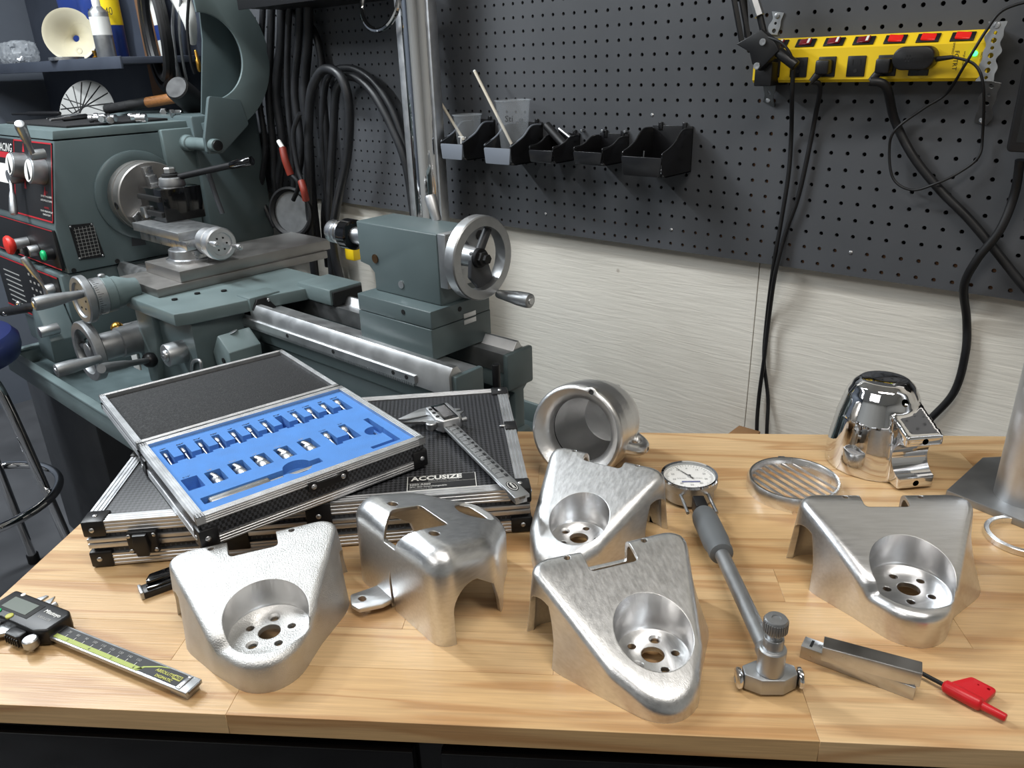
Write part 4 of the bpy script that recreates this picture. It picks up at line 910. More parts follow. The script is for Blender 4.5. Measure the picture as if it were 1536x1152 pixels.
lp(MB().tube([(XE + .0138, .835, .65), (XE + .0138, .845, .685), (XE + .0138, .86, .668), (XE + .0138, .875, .686), (XE + .0138, .88, .66)], .0009, 2, 6, smooth=False), 'printed_curve', 'red_print', pl)
lp(MB().tube([(XE + .0138, .89, .685), (XE + .0138, .89, .65)], .0007, 1, 6, smooth=False), 'printed_line', 'black_print', pl)
# headstock
HS = -2.09
hp_ = [(.66, .876), (.655, .99), (.70, 1.19), (1.03, 1.19), (1.03, .876)]
hs = lp(MB().prism(hp_, -2.62, HS, 'x', .004), 'headstock', G)
lp(MB().prism([(.699, 1.193), (.703, 1.213), (1.04, 1.213), (1.04, 1.193)], -2.62, HS - .001, 'x', .002), 'headstock_cover', GL)
lp(MB().box(-2.62, -2.062, 1.035, 1.232, .872, 1.225, .008), 'electrical_box', G)
lp(MB().box(-2.62, -2.10, .642, .93, .70, .874, .006), 'feed_gearbox', G)
lp(MB().box(-2.56, -2.06, .66, .98, .612, .70, .008), 'headstock_foot', G)
lp(MB().rev([(.112, 0), (.112, .006), (.108, .009), (.094, .009)], (HS, AY, AZ), (1, 0, 0), 56), 'spindle_flange', G)
# right-face details: data plate, recess
dp = lp(MB().prism([(.690, .905), (.752, .902), (.742, .990), (.686, .993)], HS + .0005, HS + .002, 'x'), 'data_plate', 'black_print')
b = MB()
for i in range(9): b.box(HS + .002, HS + .0024, .694, .744, .911 + i * .0085, .9118 + i * .0085)
for i in range(6): b.box(HS + .002, HS + .0024, .697 + i * .009, .6978 + i * .009, .909, .985)
lp(b, 'table_lines', 'grey_print', dp, flat=True)['kind'] = 'stuff'
for yy, zz in ((.692, .909), (.748, .906), (.739, .987), (.689, .989)): lp(MB().ball((HS + .0022, yy, zz), .0028, (.5, 1, 1), 8), 'rivet', 'steel', dp)
lp(MB().prism([(.825, .915), (.862, .912), (.855, .975), (.835, .978)], HS + .0004, HS + .0016, 'x'), 'recess', 'stand_grey')
for yy, zz in ((.672, .882), (.78, .884)): lp(MB().rev([(.006, 0), (.006, .0015), (0, .0015)], (HS + .0, yy, zz), (1, 0, 0), 12), 'bolt', 'black_matte')
# front panels on the sloping face: plane through (.655,.99)-(.70,1.19)
sl_d = Vector((0, .045, .20)).normalized(); sl_n = Vector((0, -.20, .045)).normalized()
def fpan(x0, x1, s0, s1, name, m, h=.002, parent=None, lift=0):
    o_ = Vector((0, .655, .99)) + sl_n * (.0005 + lift); M = basis(o_, (1, 0, 0), sl_d, sl_n); return lp(MB().box(x0, x1, s0, s1, 0, h, M=M), name, m, parent, flat=True)
def fM(x, s, lift=.004): return basis(Vector((x, .655, .99)) + sl_d * s + sl_n * lift, (1, 0, 0), sl_d, sl_n)
pn = fpan(-2.36, HS - .006, .012, .2, 'control_panel', 'black_print')
for a in ((-2.36, HS - .006, .012, .0155), (-2.36, HS - .006, .1965, .2), (-2.36, -2.357, .012, .2), (HS - .009, HS - .006, .012, .2)): fpan(*a, 'panel_border', 'red_print', .0008, pn, .002)
pn2 = fpan(-2.62, -2.366, .012, .2, 'name_panel', 'black_print'); fpan(-2.62, -2.366, .150, .165, 'name_band', 'red_print', .0008, pn2, .002)
def ftext(t, size, x, s, m, par, al='CENTER'): b = MB().mesh(text_mesh(t, size, al), fM(x, s, .0035)); return lp(b, 'lettering', m, par, flat=True)
ftext('RACING', .03, -2.37 - .002, .176, 'white_print', pn2, 'RIGHT')
fpan(-2.50, -2.40, .085, .135, 'speed_table', 'white_print', .0006, pn2, .002)
ftext('STOP', .008, -2.135, .082, 'red_print', pn); ftext('DO NOT CHANGE SPEED', .0062, -2.135, .072, 'white_print', pn); ftext('UNTIL SPINDLE IS STOPPED', .0062, -2.135, .062, 'white_print', pn)
ftext('WARNING', .007, -2.135, .045, 'red_print', pn); ftext('DO NOT OPERATE WITHOUT', .0060, -2.135, .036, 'white_print', pn); ftext('GUARDS IN PLACE', .0060, -2.135, .028, 'white_print', pn)
for x, s in ((-2.285, .137), (-2.150, .130)):
    for dx, dsn in ((-.004, .045), (.004, -.045)): 
        b = MB().prism([(-.007, -.011), (.007, -.011), (0, .011)], 0, .0006, M=fM(x + dx, s + dsn, .0027)); lp(b, 'printed_arrow', 'red_print', pn, flat=True)
    kn_ = lp(MB().rev([(.031, 0), (.0315, .004), (.030, .034), (.027, .036)], (Vector((x, .655, .99)) + sl_d * s), sl_n, 28), 'selector_knob', 'steel_satin')
    lp(MB().rev([(.0265, .0362), (.0265, .037), (0, .037)], (Vector((x, .655, .99)) + sl_d * s), sl_n, 24), 'knob_face', 'white_plastic', kn_)
    b = MB().prism([(-.007, -.022), (.007, -.022), (0, .022)], 0, .0006, M=fM(x, s, .0372) @ R(.5, 'Z')); lp(b, 'knob_pointer', 'black_print', kn_, flat=True)
def lever(u, v, y, tip, name='selector_lever', r=.009, hub=.018):
    p = py(u, v, y); q = py(tip[0], tip[1], tip[2]); b = MB(); b.cyl(p - Vector((0, -.02, 0)), p + Vector((0, -.012, 0)), hub, None, 24, .002); o = lp(b, name, 'steel_satin')
    d = q - p; L_ = d.length; lp(MB().rev([(r * .6, 0), (r * .62, L_ * .35), (r, L_ * .5), (r * 1.25, L_ * .9), (r, L_ * .98), (r * .5, L_)], p + Vector((0, -.006, 0)), d, 18), 'lever_arm', 'steel_satin', o); return o
lever(54, 232, .655, (33, 184, .62), r=.010, hub=.012); lever(20, 265, .655, (25, 322, .63), r=.008)
lever(75, 435, .63, (38, 385, .60), 'feed_lever', .008, .016)
# switch row
sp = lp(MB().box(-2.62, HS - .005, .6475, .6545, .885, .985, .001), 'switch_panel', 'black_print')
for a in ((-2.62, HS - .005, .6468, .6474, .983, .985), (-2.62, HS - .005, .6468, .6474, .8865, .889)): lp(MB().box(*a), 'panel_border', 'red_print', sp, flat=True)
es = py(12, 368, .60); lp(MB().cyl((es.x, .647, es.z), (es.x, .612, es.z), .014, None, 20), 'switch_collar', 'steel_satin', sp)
lp(MB().rev([(.015, 0), (.024, .008), (.025, .013), (.022, .019), (.012, .022), (0, .0225)], (es.x, .615, es.z), (0, -1, 0), 28), 'emergency_stop', 'estop_red', sp)
gb = py(72, 382, .635); lp(MB().cyl((gb.x, .647, gb.z), (gb.x, .628, gb.z), .015, None, 20), 'switch_collar', 'black_plastic', sp); lp(MB().rev([(.012, 0), (.0135, .004), (.010, .008), (0, .009)], (gb.x, .628, gb.z), (0, -1, 0), 24), 'start_button', 'green_button', sp)
for u, v in ((35, 372), (50, 376)):
    q = py(u, v, .635); lp(MB().cyl((q.x, .647, q.z), (q.x, .622, q.z), .014, None, 20, .002), 'switch_collar', 'steel_satin', sp); lp(MB().box(q.x - .004, q.x + .004, .612, .623, q.z - .013, q.z + .013, .002), 'rotary_switch', 'black_plastic', sp)
gp_ = lp(MB().box(-2.60, -2.12, .6385, .642, .715, .866, .001), 'gearbox_plate', 'black_print')
for a in ((-2.60, -2.12, .8625, .866), (-2.60, -2.12, .715, .718)): lp(MB().box(a[0], a[1], .6378, .6386, a[2], a[3]), 'panel_border', 'red_print', gp_, flat=True)
b = MB()
for i in range(7): b.box(-2.55, -2.42, .6378, .6386, .735 + i * .015, .738 + i * .015)
for i in range(5):
    for j in range(4): b.box(-2.34 + j * .03, -2.328 + j * .03, .6378, .6386, .76 + i * .02, .766 + i * .02)
lp(b, 'printed_table', 'grey_print', gp_, flat=True)['kind'] = 'stuff'
# reverse-lever bracket casting standing in the tray
br = py(70, 480, .60)
lp(MB().prism(round_poly([(br.x - .03, .66), (br.x + .06, .66), (br.x + .07, .72), (br.x + .03, .80), (br.x - .01, .80), (br.x - .03, .72)], .008, 4), .575, .64, 'y', .004), 'control_bracket', G)
lp(MB().cyl(py(88, 492, .60) + Vector((0, -.045, 0)), py(88, 492, .60), .014, None, 18, .002), 'bracket_boss', 'steel_satin')
lp(MB().tube([py(5, 468, .56), py(40, 462, .575), py(60, 460, .59)], .012, 6, 12), 'control_rod', 'black_rubber')
for u, v in ((28, 455), (8, 470)): lp(MB().ball(py(u, v, .555), .007, seg=10), 'rod_ball', 'chrome')
# chuck
ck = lp(MB().rev([(.066, 0), (.084, .001), (.0885, .004), (.0885, .030), (.083, .0315), (.083, .034), (.0885, .0355), (.0885, .066), (.086, .069), (.022, .0692), (.022, .04), (0, .04)], (-2.072, AY, AZ), (1, 0, 0), 56), 'chuck', 'slide_steel')
for k in range(3):
    a = 2.2 + k * 2 * PI / 3; M = T(-2.003, AY, AZ) @ R(a, 'X')
    b = MB(); b.box(-.002, .014, -.011, .011, .022, .078, .001); b.box(.010, .026, -.011, .011, .022, .058, .001); b.box(.022, .038, -.011, .011, .022, .040, .001); b.xf(M); lp(b, 'chuck_jaw', 'steel', ck)
for k in range(3):
    a = 1.15 + k * 2 * PI / 3; d = Vector((0, math.cos(a), math.sin(a))); lp(MB().rev([(.009, 0), (.009, .0012), (.006, .0014), (.006, .0004), (0, .0004)], Vector((-2.024, AY, AZ)) + d * .0884, d, 16), 'key_socket', 'steel_hole', ck)
# chuck guard swung up
gc = (1.04, 1.365); gx0, gx1 = -2.055, -1.945
def sector(r0, r1, a0, a1, n=28): return arc(gc[0], gc[1], r1, a0, a1, n) + arc(gc[0], gc[1], r0, a1, a0, n)
a0, a1 = math.radians(-84), math.radians(92)
gd = lp(MB().prism(sector(.160, .178, a0, a1), gx0, gx1, 'x', .001), 'chuck_guard', G)
lp(MB().prism(sector(.100, .1785, a0, a1), gx1 - .002, gx1 + .006, 'x', .002), 'guard_rim', GL, gd)
lp(MB().prism(arc(gc[0], gc[1], .159, math.radians(-70), math.radians(60), 20) + [(1.108, 1.51), (1.100, 1.408), (1.062, 1.23)], gx0 - .002, gx0 + .004, 'x', .001), 'guard_side', G, gd)
lp(MB().prism(round_poly([(1.030, 1.275), (1.115, 1.262), (1.128, 1.200), (1.042, 1.136), (1.0, 1.138), (1.0, 1.176)], .008, 4), gx1 - .004, gx1 + .0085, 'x', .001), 'guard_arm', G, gd)
lp(MB().cyl((gx0 - .03, 1.018, 1.158), (gx1 + .03, 1.018, 1.158), .016, None, 22, .002), 'guard_pivot', GL, gd); lp(MB().cyl((gx1 + .03, 1.018, 1.158), (gx1 + .036, 1.018, 1.158), .0135, None, 18, .002), 'pivot_cap', 'black_plastic', gd)
lp(MB().box(-2.12, -2.074, .955, 1.045, 1.03, 1.196, .004), 'guard_bracket', GL, gd); lp(MB().rev([(.022, 0), (.02, .02), (.017, .022)], (-2.074, 1.018, 1.158), (1, 0, 0), 22), 'pivot_boss', GL, gd)
# carriage
lp(MB().prism([(-1.70, .632), (-1.475, .632), (-1.462, .66), (-1.44, .80), (-1.40, .985), (-1.76, .985), (-1.72, .80), (-1.715, .66)], .866, .893, bev=.004), 'saddle', GL)
lp(MB().box(-1.45, -1.33, .90, .985, .868, .903, .004), 'saddle_wing', GL); lp(MB().box(-1.332, -1.325, .905, .98, .866, .897, .002), 'way_wiper', 'black_matte')
lp(MB().box(-1.49, -1.437, .776, .85, .855, .897, .004), 'saddle_wing', GL); lp(MB().prism([(.778, .872), (.79, .892), (.812, .892), (.83, .868), (.83, .855), (.778, .855)], -1.437, -1.430, 'x', .001), 'way_wiper', 'black_matte')
for yy, zz in ((.784, .862), (.815, .886)): lp(MB().ball((-1.429, yy, zz), .004, (.6, 1, 1), 10), 'bolt', 'steel')
for u, v, r in ((267, 438, .008), (262, 450, .006), (296, 441, .006), (336, 437, .006)): q = pz(u, v, .893); lp(MB().rev([(r, 0), (r, .004), (0, .004)], (q.x, q.y, .892), (0, 0, 1), 14), 'bolt', 'black_matte' if r > .007 else 'steel_hole')
lp(MB().prism([(-1.70, .66), (-1.47, .66), (-1.47, .79), (-1.70, .79)], .672, .866, bev=.006), 'apron', G)
lp(MB().prism([(-1.70, .69), (-1.66, .69), (-1.62, .80), (-1.62, .866), (-1.70, .866)], .646, .662, 'y', .003), 'apron_rib', GL)
bx = MB().prism([(.655, .724), (.655, .775), (.69, .792), (.69, .70)], -1.785, -1.69, 'x', .003); lp(bx, 'half_nut_box', GL)
wp = lp(MB().box(-1.79, -1.786 + .03, .650, .6545, .70, .775, .0004), 'thread_plate', 'white_plastic')
ob_ = lp(MB().prism(round_poly([(-1.452, .742), (-1.395, .755), (-1.392, .812), (-1.43, .842), (-1.462, .80)], .004, 4), .69, .762, 'y', .003), 'oil_housing', GL)
q = Vector((-1.42, .6895, .790)); lp(MB().rev([(.011, 0), (.012, .001), (.010, .0016), (0, .0016)], (-1.432, .724, .838), (-.25, -.25, .9), 20), 'sight_cap', 'alu_frame', ob_); lp(MB().rev([(.006, 0), (.006, .0015), (0, .0015)], q, (0, -1, 0), 14), 'oil_plug', 'black_matte', ob_)
lp(MB().cyl((-1.43, .77, .735), (-1.37, .77, .735), .03, None, 28, .003), 'screw_cover', 'black_matte')
# carriage handwheel and cross-feed
def handwheel(c, d, R_, rr, depth, name, hx_px=None, hl=.08, spokes=3, hub=.02, m='pewter', solid=False):
    d = Vector(d); b = MB()
    if solid: b.rev([(hub, 0), (R_ - .003, 0), (R_, .003), (R_, depth - .003), (R_ - .003, depth), (hub * 1.7, depth), (hub * 1.6, depth - .004), (0, depth - .004)], c, d, 44)
    else: b.rev([(R_ - rr, 0), (R_ - .002, 0), (R_, .002), (R_, depth - .002), (R_ - .002, depth), (R_ - rr, depth), (R_ - rr - .002, depth / 2), (R_ - rr, 0)], c, d, 48, caps=False)
    o = lp(b, name, m); x, y, z = frame(d)
    if not solid:
        lp(MB().cyl(Vector(c) - d * .004, Vector(c) + d * (depth * .8), hub, None, 22, .002), 'hub', 'steel_hole' if m == 'steel_satin' else m, o)
        for k in range(spokes): a = 1.0 + k * 2 * PI / spokes; e = x * math.cos(a) + y * math.sin(a); lp(MB().cyl(Vector(c) + d * depth * .3 + e * hub * .7, Vector(c) + d * depth * .35 + e * (R_ - rr * .6), .008, .007, 12), 'spoke', 'stand_grey', o)
    else:
        for k in range(6): a = k * PI / 3; e = x * math.cos(a) + y * math.sin(a); lp(MB().cyl(Vector(c) + d * (depth - .0045) + e * hub * .95, Vector(c) + d * (depth - .003) + e * hub * .95, .0022, None, 8), 'screw', 'steel_hole', o)
    return o
def handle(p, d, L_, r, m='pewter', par=None):
    h = lp(MB().rev([(r * .55, 0), (r * .62, L_ * .05), (r * .7, L_ * .2), (r, L_ * .62), (r * 1.06, L_ * .9), (r * .98, L_ * .985), (r * .8, L_)], p, d, 22), 'handle', m, par); lp(MB().rev([(r * .5, 0), (r * .45, .0018), (0, .002)], Vector(p) + Vector(d) * L_, d, 12), 'handle_screw', 'steel', h); return h
cfc = Vector((-1.695, .56, .905))
hw1 = handwheel(cfc, (0, -1, 0), .05, .02, .018, 'cross_feed_wheel', solid=True, hub=.022)
lp(MB().rev([(.036, 0), (.036, .026), (.038, .028), (.038, .046), (.034, .048), (.034, .060), (.024, .085), (.022, .10)], cfc + Vector((0, 0, 0)), (0, 1, 0), 40), 'feed_dial', 'paint_green_lit'); 
dr = lp(MB().rev([(.0388, .004), (.0388, .026), (.0362, .0265)], cfc, (0, 1, 0), 44), 'dial_ring', 'steel_satin')
b = MB()
for k in range(50): a = 2 * PI * k / 50; b.box(-.0004, .0004, .006, .012 if k % 5 else .018, .0386, .0391, M=T(*cfc) @ R(a, 'Y'))
lp(b, 'dial_marks', 'black_print', dr, flat=True)['kind'] = 'stuff'
lp(MB().rev([(.007, 0), (.007, .006), (.004, .008), (0, .008)], cfc + Vector((0, .034, .037)), (0, 0, 1), 14), 'dial_lock', 'steel', dr)
hb_ = py(122, 441, .54); handle(Vector((hb_.x, .543, hb_.z)), Vector((0, -1, 0)), .092, .0135, par=hw1)
chc = py(142, 524, .555); hw2 = handwheel(chc, (0, -1, 0), .066, .016, .02, 'carriage_wheel', spokes=3, hub=.018)
lp(MB().rev([(.024, 0), (.030, .01), (.030, .05), (.034, .052), (.034, .105)], chc, (0, 1, 0), 32), 'wheel_dial', 'pewter', hw2)
hb_ = py(150, 538, .535); handle(Vector((hb_.x, .537, hb_.z)), Vector((0, -1, 0)), .088, .0135, par=hw2)
q0 = py(262, 530, .64); kb_ = lp(MB().cyl(q0 + Vector((0, -.02, 0)), q0 + Vector((0, .03, 0)), .024, None, 26, .003), 'feed_selector', 'steel_satin'); lp(MB().ball(q0 + Vector((.006, -.022, .002)), .013, (1, .6, 1)), 'selector_ball', 'steel', kb_)
q1 = py(225, 540, .635); lp(MB().ball(q1, .017, seg=16), 'lever_joint', 'black_plastic'); q2 = py(152, 553, .49)
hl = q2 - q1; lp(MB().rev([(.006, 0), (.0065, hl.length * .45), (.0085, hl.length * .55), (.0105, hl.length * .92), (.009, hl.length)], q1, hl, 18), 'half_nut_lever', 'pewter')
lp(MB().ball(py(176, 492, .62), .014, seg=14), 'clutch_knob', 'brass'); lp(MB().cyl(py(176, 492, .62), py(176, 492, .62) + Vector((0, .05, .0)), .006, None, 12), 'clutch_stem', 'steel')
lp(MB().tube([py(288, 555, .655), py(290, 543, .655), py(300, 541, .655), (py(303, 553, .655))], .004, 5, 10), 'pull_ring', 'steel_satin')
# cross slide, compound, tool post
lp(MB().prism([(-1.80, .668), (-1.615, .668), (-1.615, 1.10), (-1.80, 1.10)], .893, .912, bev=.002), 'slide_base', 'slide_steel')
lp(MB().prism([(-1.785, .725), (-1.62, .725), (-1.62, 1.115), (-1.785, 1.115)], .912, .937, bev=.0015), 'cross_slide', 'slide_steel')
lp(MB().rev([(.052, 0), (.052, .006), (.046, .008), (.044, .026), (.04, .028)], (-1.715, .80, .937), (0, 0, 1), 44), 'swivel_base', 'steel')
lp(MB().box(-1.90, -1.67, .775, .87, .965, .985, .001), 'compound_base', 'steel'); lp(MB().box(-1.92, -1.69, .77, .868, .985, 1.004, .001), 'compound_slide', 'steel_satin')
cw = Vector((-1.665, .82, .982)); lp(MB().rev([(.014, 0), (.02, .003), (.030, .005), (.030, .03), (.026, .034), (.026, .044)], cw, (1, 0, 0), 36), 'compound_dial', 'alu_frame')
hw3 = handwheel(cw + Vector((.044, 0, 0)), (1, 0, 0), .036, .01, .024, 'compound_wheel', solid=True, hub=.015, m='alu_frame')
for s in (1, -1): handle(cw + Vector((.066, s * .026, -.008 * s)), Vector((1, 0, 0)), .034, .006, 'alu_frame', hw3)
tpb = lp(MB().box(-1.952, -1.835, .815, .915, 1.004, 1.080, .002), 'tool_post', 'black_gloss')
for z in (1.022, 1.058): lp(MB().box(-1.95, -1.837, .808, .8155, z - .006, z + .006, .001), 'tool_slot', 'black_matte', tpb)
lp(MB().box(-1.938, -1.915, .802, .816, 1.01, 1.034, .001), 'tool_bit', 'steel', tpb)
lp(MB().rev([(.03, 0), (.031, .002), (.028, .018), (.024, .02)], (-1.89, .872, 1.080), (0, 0, 1), 32), 'post_cap', 'alu_frame', tpb)
lp(MB().rev([(.021, 0), (.021, .006), (.016, .008), (.016, .010)], (-1.89, .872, 1.100), (0, 0, 1), 20), 'post_washer', 'black_matte', tpb)
lp(MB().rev([(.014, 0), (.014, .010), (.011, .013), (0, .014)], (-1.89, .872, 1.110), (0, 0, 1), 6), 'post_nut', 'steel', tpb)
h0 = Vector((-1.872, .885, 1.100)); h1 = py(378, 241, .97); hd_ = h1 - h0
lp(MB().cyl(h0, h0 + hd_ * .85, .0075, None, 16), 'post_lever', 'steel_hole', tpb); lp(MB().cyl(h0 + hd_ * .72, h1, .0095, .011, 18, .002), 'lever_grip', 'black_gloss', tpb)
lp(MB().tube([(-1.815, .93, 1.11), (-1.81, .935, 1.06), (-1.80, .94, 1.01)], .006, 4, 10), 'coolant_pipe', 'stand_grey')
# tailstock
ts = lp(MB().prism([(.812, .868), (.812, .922), (.956, .922), (.956, .868)], -1.116, -.921, 'x', .002), 'tailstock_base', G)
b = MB(); b.prism([(-1.116, .923), (-1.04, .923), (-1.04, .9225), (-.99, .9225), (-.99, .923), (-.921, .923), (-.921, .953), (-1.116, .953)], .813, .955, 'y', .002); lp(b, 'tailstock_slide', G)
lp(MB().prism([(-1.143, 1.075), (-1.143, 1.000), (-1.118, .996), (-1.105, .985), (-1.105, .953), (-.932, .953), (-.932, 1.075)], .847, .940, 'y', .004), 'tailstock_body', G)
lp(MB().box(-.931, -.912, .848, .939, .985, 1.076, .0015), 'bearing_plate', 'steel_satin')
for yy in (.860, .928):
    for zz in (.998, 1.062): lp(MB().rev([(.0085, 0), (.0085, .0015), (.005, .0016), (.005, .0005), (0, .0005)], (-.912, yy, zz), (1, 0, 0), 14), 'bolt', 'black_matte')
q = py(563, 388, .8468); lp(MB().rev([(.008, 0), (.0082, .0015), (0, .0018)], (q.x, .8468, q.z), (0, -1, 0), 20), 'brass_plug', 'copper_disc'); q = py(602, 427, .8468); lp(MB().rev([(.0068, 0), (.0068, .0015), (0, .0018)], (q.x, .8468, q.z), (0, -1, 0), 20), 'alu_plug', 'alu_frame')
q = py(605, 468, .813); lp(MB().rev([(.0045, 0), (.0045, .0008), (0, .0008)], (q.x, .8128, q.z), (0, -1, 0), 12), 'bolt', 'black_matte')
for z0, z1 in ((.9165, .925), (.905, .9135)): lp(MB().box(-.9212, -.9200, .888, .918, z0 + .006, z1 + .006, .0003), 'index_plate', 'alu_frame')
lp(MB().rev([(.0045, 0), (.0045, .0008), (0, .0008)], (-.9211, .880, .942), (1, 0, 0), 12), 'bolt', 'black_matte')
lp(MB().rev([(.0165, 0), (.0165, .06)], (-1.20, AY, AZ), (1, 0, 0), 26), 'quill', 'steel')
dc_ = lp(MB().rev([(.006, 0), (.0195, .004), (.022, .008), (.022, .022), (.0195, .023), (.0195, .027), (.0225, .028), (.0225, .034), (.02, .036), (.02, .040), (.0225, .042), (.0225, .05)], (-1.258, AY, AZ), (1, 0, 0), 32), 'drill_chuck', 'steel'); lp(MB().rev([(.0225, 0), (.0285, .002), (.0285, .026), (.02, .030)], (-1.209, AY, AZ), (1, 0, 0), 32), 'chuck_sleeve', 'black_gloss', dc_)
twc = Vector((-.872, AY, AZ)); lp(MB().rev([(.026, 0), (.026, .008), (.018, .012), (.016, .05)], (-.912, AY, AZ), (1, 0, 0), 28), 'quill_dial', 'steel_satin')
tw = handwheel(twc, (1, 0, 0), .068, .0165, .022, 'tailstock_wheel', spokes=1, hub=.016, m='steel_satin')
lp(MB().prism(round_poly([(AY - .014, AZ + .012), (AY + .014, AZ + .012), (AY + .036, AZ - .05), (AY + .008, AZ - .062), (AY - .02, AZ - .03)], .006, 4), twc.x + .002, twc.x + .011, 'x', .002), 'wheel_web', 'stand_grey', tw)
lp(MB().rev([(.012, 0), (.012, .008), (.008, .010), (.008, .016), (0, .016)], twc + Vector((.016, 0, 0)), (1, 0, 0), 6), 'wheel_nut', 'black_matte', tw)
hq = px(748, 441, -.85); handle(Vector((-.852, hq.y, hq.z)), Vector((1, 0, 0)), .072, .0118, 'steel_satin', tw)
l0, l1 = py(658, 340, .935), py(639, 272, .935); ld = l1 - l0; lp(MB().rev([(.006, 0), (.0065, ld.length * .42), (.0085, ld.length * .43), (.0112, ld.length * .94), (.009, ld.length)], l0 - ld * .3, ld * 1.0, 18), 'clamp_lever', 'alu_frame')
# ================================================================ things on the pegboard wall
def wpt(u, v, y=WY): return py(u, v, y)
# power strip
s0, s1 = wpt(1150, 122, 1.235), wpt(1478, 44, 1.235)
sx0, sx1 = -.590, -.262; sz0, sz1 = CAMZ - .0435, CAMZ + .0195; sd = .040
PS = thing('power_strip', 'long yellow metal power strip with red lit switches strapped to the pegboard', 'power strip', (sx0, WY, sz0))
def wp_(b, n, m, par=None, flat=False, root=None): r = root or PS; b.bm.transform(WMAT[r.name].inverted()); me = bpy.data.meshes.new(n); b.bm.to_mesh(me); b.bm.free(); return link(n, me, m, par or r, 38, flat)
sy = WY - sd
wp_(MB().prism([(WY - .001, sz0), (sy + .004, sz0), (sy, sz0 + .004), (sy, sz1 - .016), (sy + .016, sz1), (WY - .001, sz1)], sx0, sx1, 'x', .001), 'housing', 'yellow_metal')
npos = 7; pos = [sx0 + .0315 + k * .0425 for k in range(npos)]
zs, zo = sz1 - .0085, sz0 + .0215
sn = Vector((0, -1, 1)).normalized(); st_ = Vector((0, 1, 1)).normalized()
for k, x in enumerate(pos):
    M = basis((x + .004, sy + .0075, sz1 - .0085), (1, 0, 0), st_, sn)
    sw = wp_(MB().box(-.0145, .0145, -.0075, .0075, 0, .002, .0006, M=M), 'switch', 'black_plastic')
    wp_(MB().box(-.009, .009, -.0055, .0055, .0015, .0045, .001, M=M @ R(.12 if k > 3 else -.12, 'Y')), 'rocker', 'lens_red' if k > 3 else 'lens_red_off', sw)
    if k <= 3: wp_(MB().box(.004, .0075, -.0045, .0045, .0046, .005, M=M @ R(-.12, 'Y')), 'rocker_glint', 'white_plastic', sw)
    if k == 6: continue
    ot = wp_(MB().box(x - .013, x + .013, sy - .002, sy + .001, zo - .014, zo + .014, .001), 'outlet', 'black_plastic')
    for dx in (-.0055, .0055): wp_(MB().box(x + dx - .001, x + dx + .001, sy - .0026, sy - .0019, zo + .002, zo + .009), 'slot', 'black_matte', ot, True)
    wp_(MB().rev([(.0026, 0), (.0026, .0006), (0, .0006)], (x, sy - .002, zo - .006), (0, -1, 0), 12), 'ground_slot', 'black_matte', ot)
wp_(MB().rev([(.0035, 0), (.003, .002), (0, .003)], (sx1 - .018, sy, sz0 + .034), (0, -1, 0), 12), 'indicator', 'led_green')
for t, xx, zz, s in (('TEMPERED', sx1 - .045, sz0 + .042, .0035), ('FOTRT', sx1 - .040, sz0 + .026, .008), ('surge protected', sx1 - .030, sz0 + .026, .0035), ('PROTECTED', sx1 - .010, sz0 + .026, .0035)):
    b = MB().mesh(text_mesh(t, s), basis((xx, sy - .0004, zz), (0, 0, -1), (1, 0, 0), (0, -1, 0))); wp_(b, 'lettering', 'black_print', None, True)
# perforated metal straps
def strap(u0, v0, u1, v1, label, y0=WY - .002, y1=None, n=5, w=.0095):
    p0, p1 = wpt(u0, v0, y0), wpt(u1, v1, y1 if y1 else y0); d = p1 - p0; L_ = d.length; d.normalize(); x = d.cross(Vector((0, 1, 0))).normalized(); nn = x.cross(d)
    t = thing('metal_strap', label, 'strap', p0, group='perforated metal straps'); prof = []
    N_ = n * 8
    for s in (1, -1):
        seq = range(N_ + 1) if s > 0 else range(N_, -1, -1)
        for i in seq: f = i / N_; prof.append((s * (w + .0013 * math.cos(2 * PI * n / 2 * f)) + .0012 * math.sin(2 * PI * n / 3 * f), L_ * f))
    me = MB().prism(prof, -.0006, .0006).raw(); cuts = []
    for k in range(n): cuts.append(('DIFFERENCE', MB().rev([(.0033 if k % 2 == 0 else .0022, -.01), (.0033 if k % 2 == 0 else .0022, .01)], (0, L_ * (k + .5) / n, 0), seg=12).raw()))
    me = bool_mesh(me, cuts); me.transform(WMAT[t.name].inverted() @ basis(p0, x, d, nn)); link('band', me, 'steel_satin', t)
    k = 1; q = p0 + d * L_ * (.5 / n if y1 is None else (n - .5) / n); b = MB().rev([(.0042, .0008), (.0038, .0022), (0, .003)], q, (0, -1, 0), 12); wp_(b, 'screw', 'steel', t, root=t); return t
strap(1167, 18, 1160, 52, 'short perforated metal strap above the power strip near the lamp arm', n=3, w=.0085)
strap(1158, 108, 1152, 156, 'bent perforated metal strap under the lamp arm end of the power strip', y0=sy - .002, y1=WY - .002, n=4)
strap(1497, 32, 1478, 122, 'long perforated metal strap wrapped over the power strip beside the black panel', y0=sy - .002, n=8)
strap(1489, 122, 1472, 186, 'perforated metal strap below the power strip beside the black panel', y0=sy - .002, y1=WY - .002, n=5)
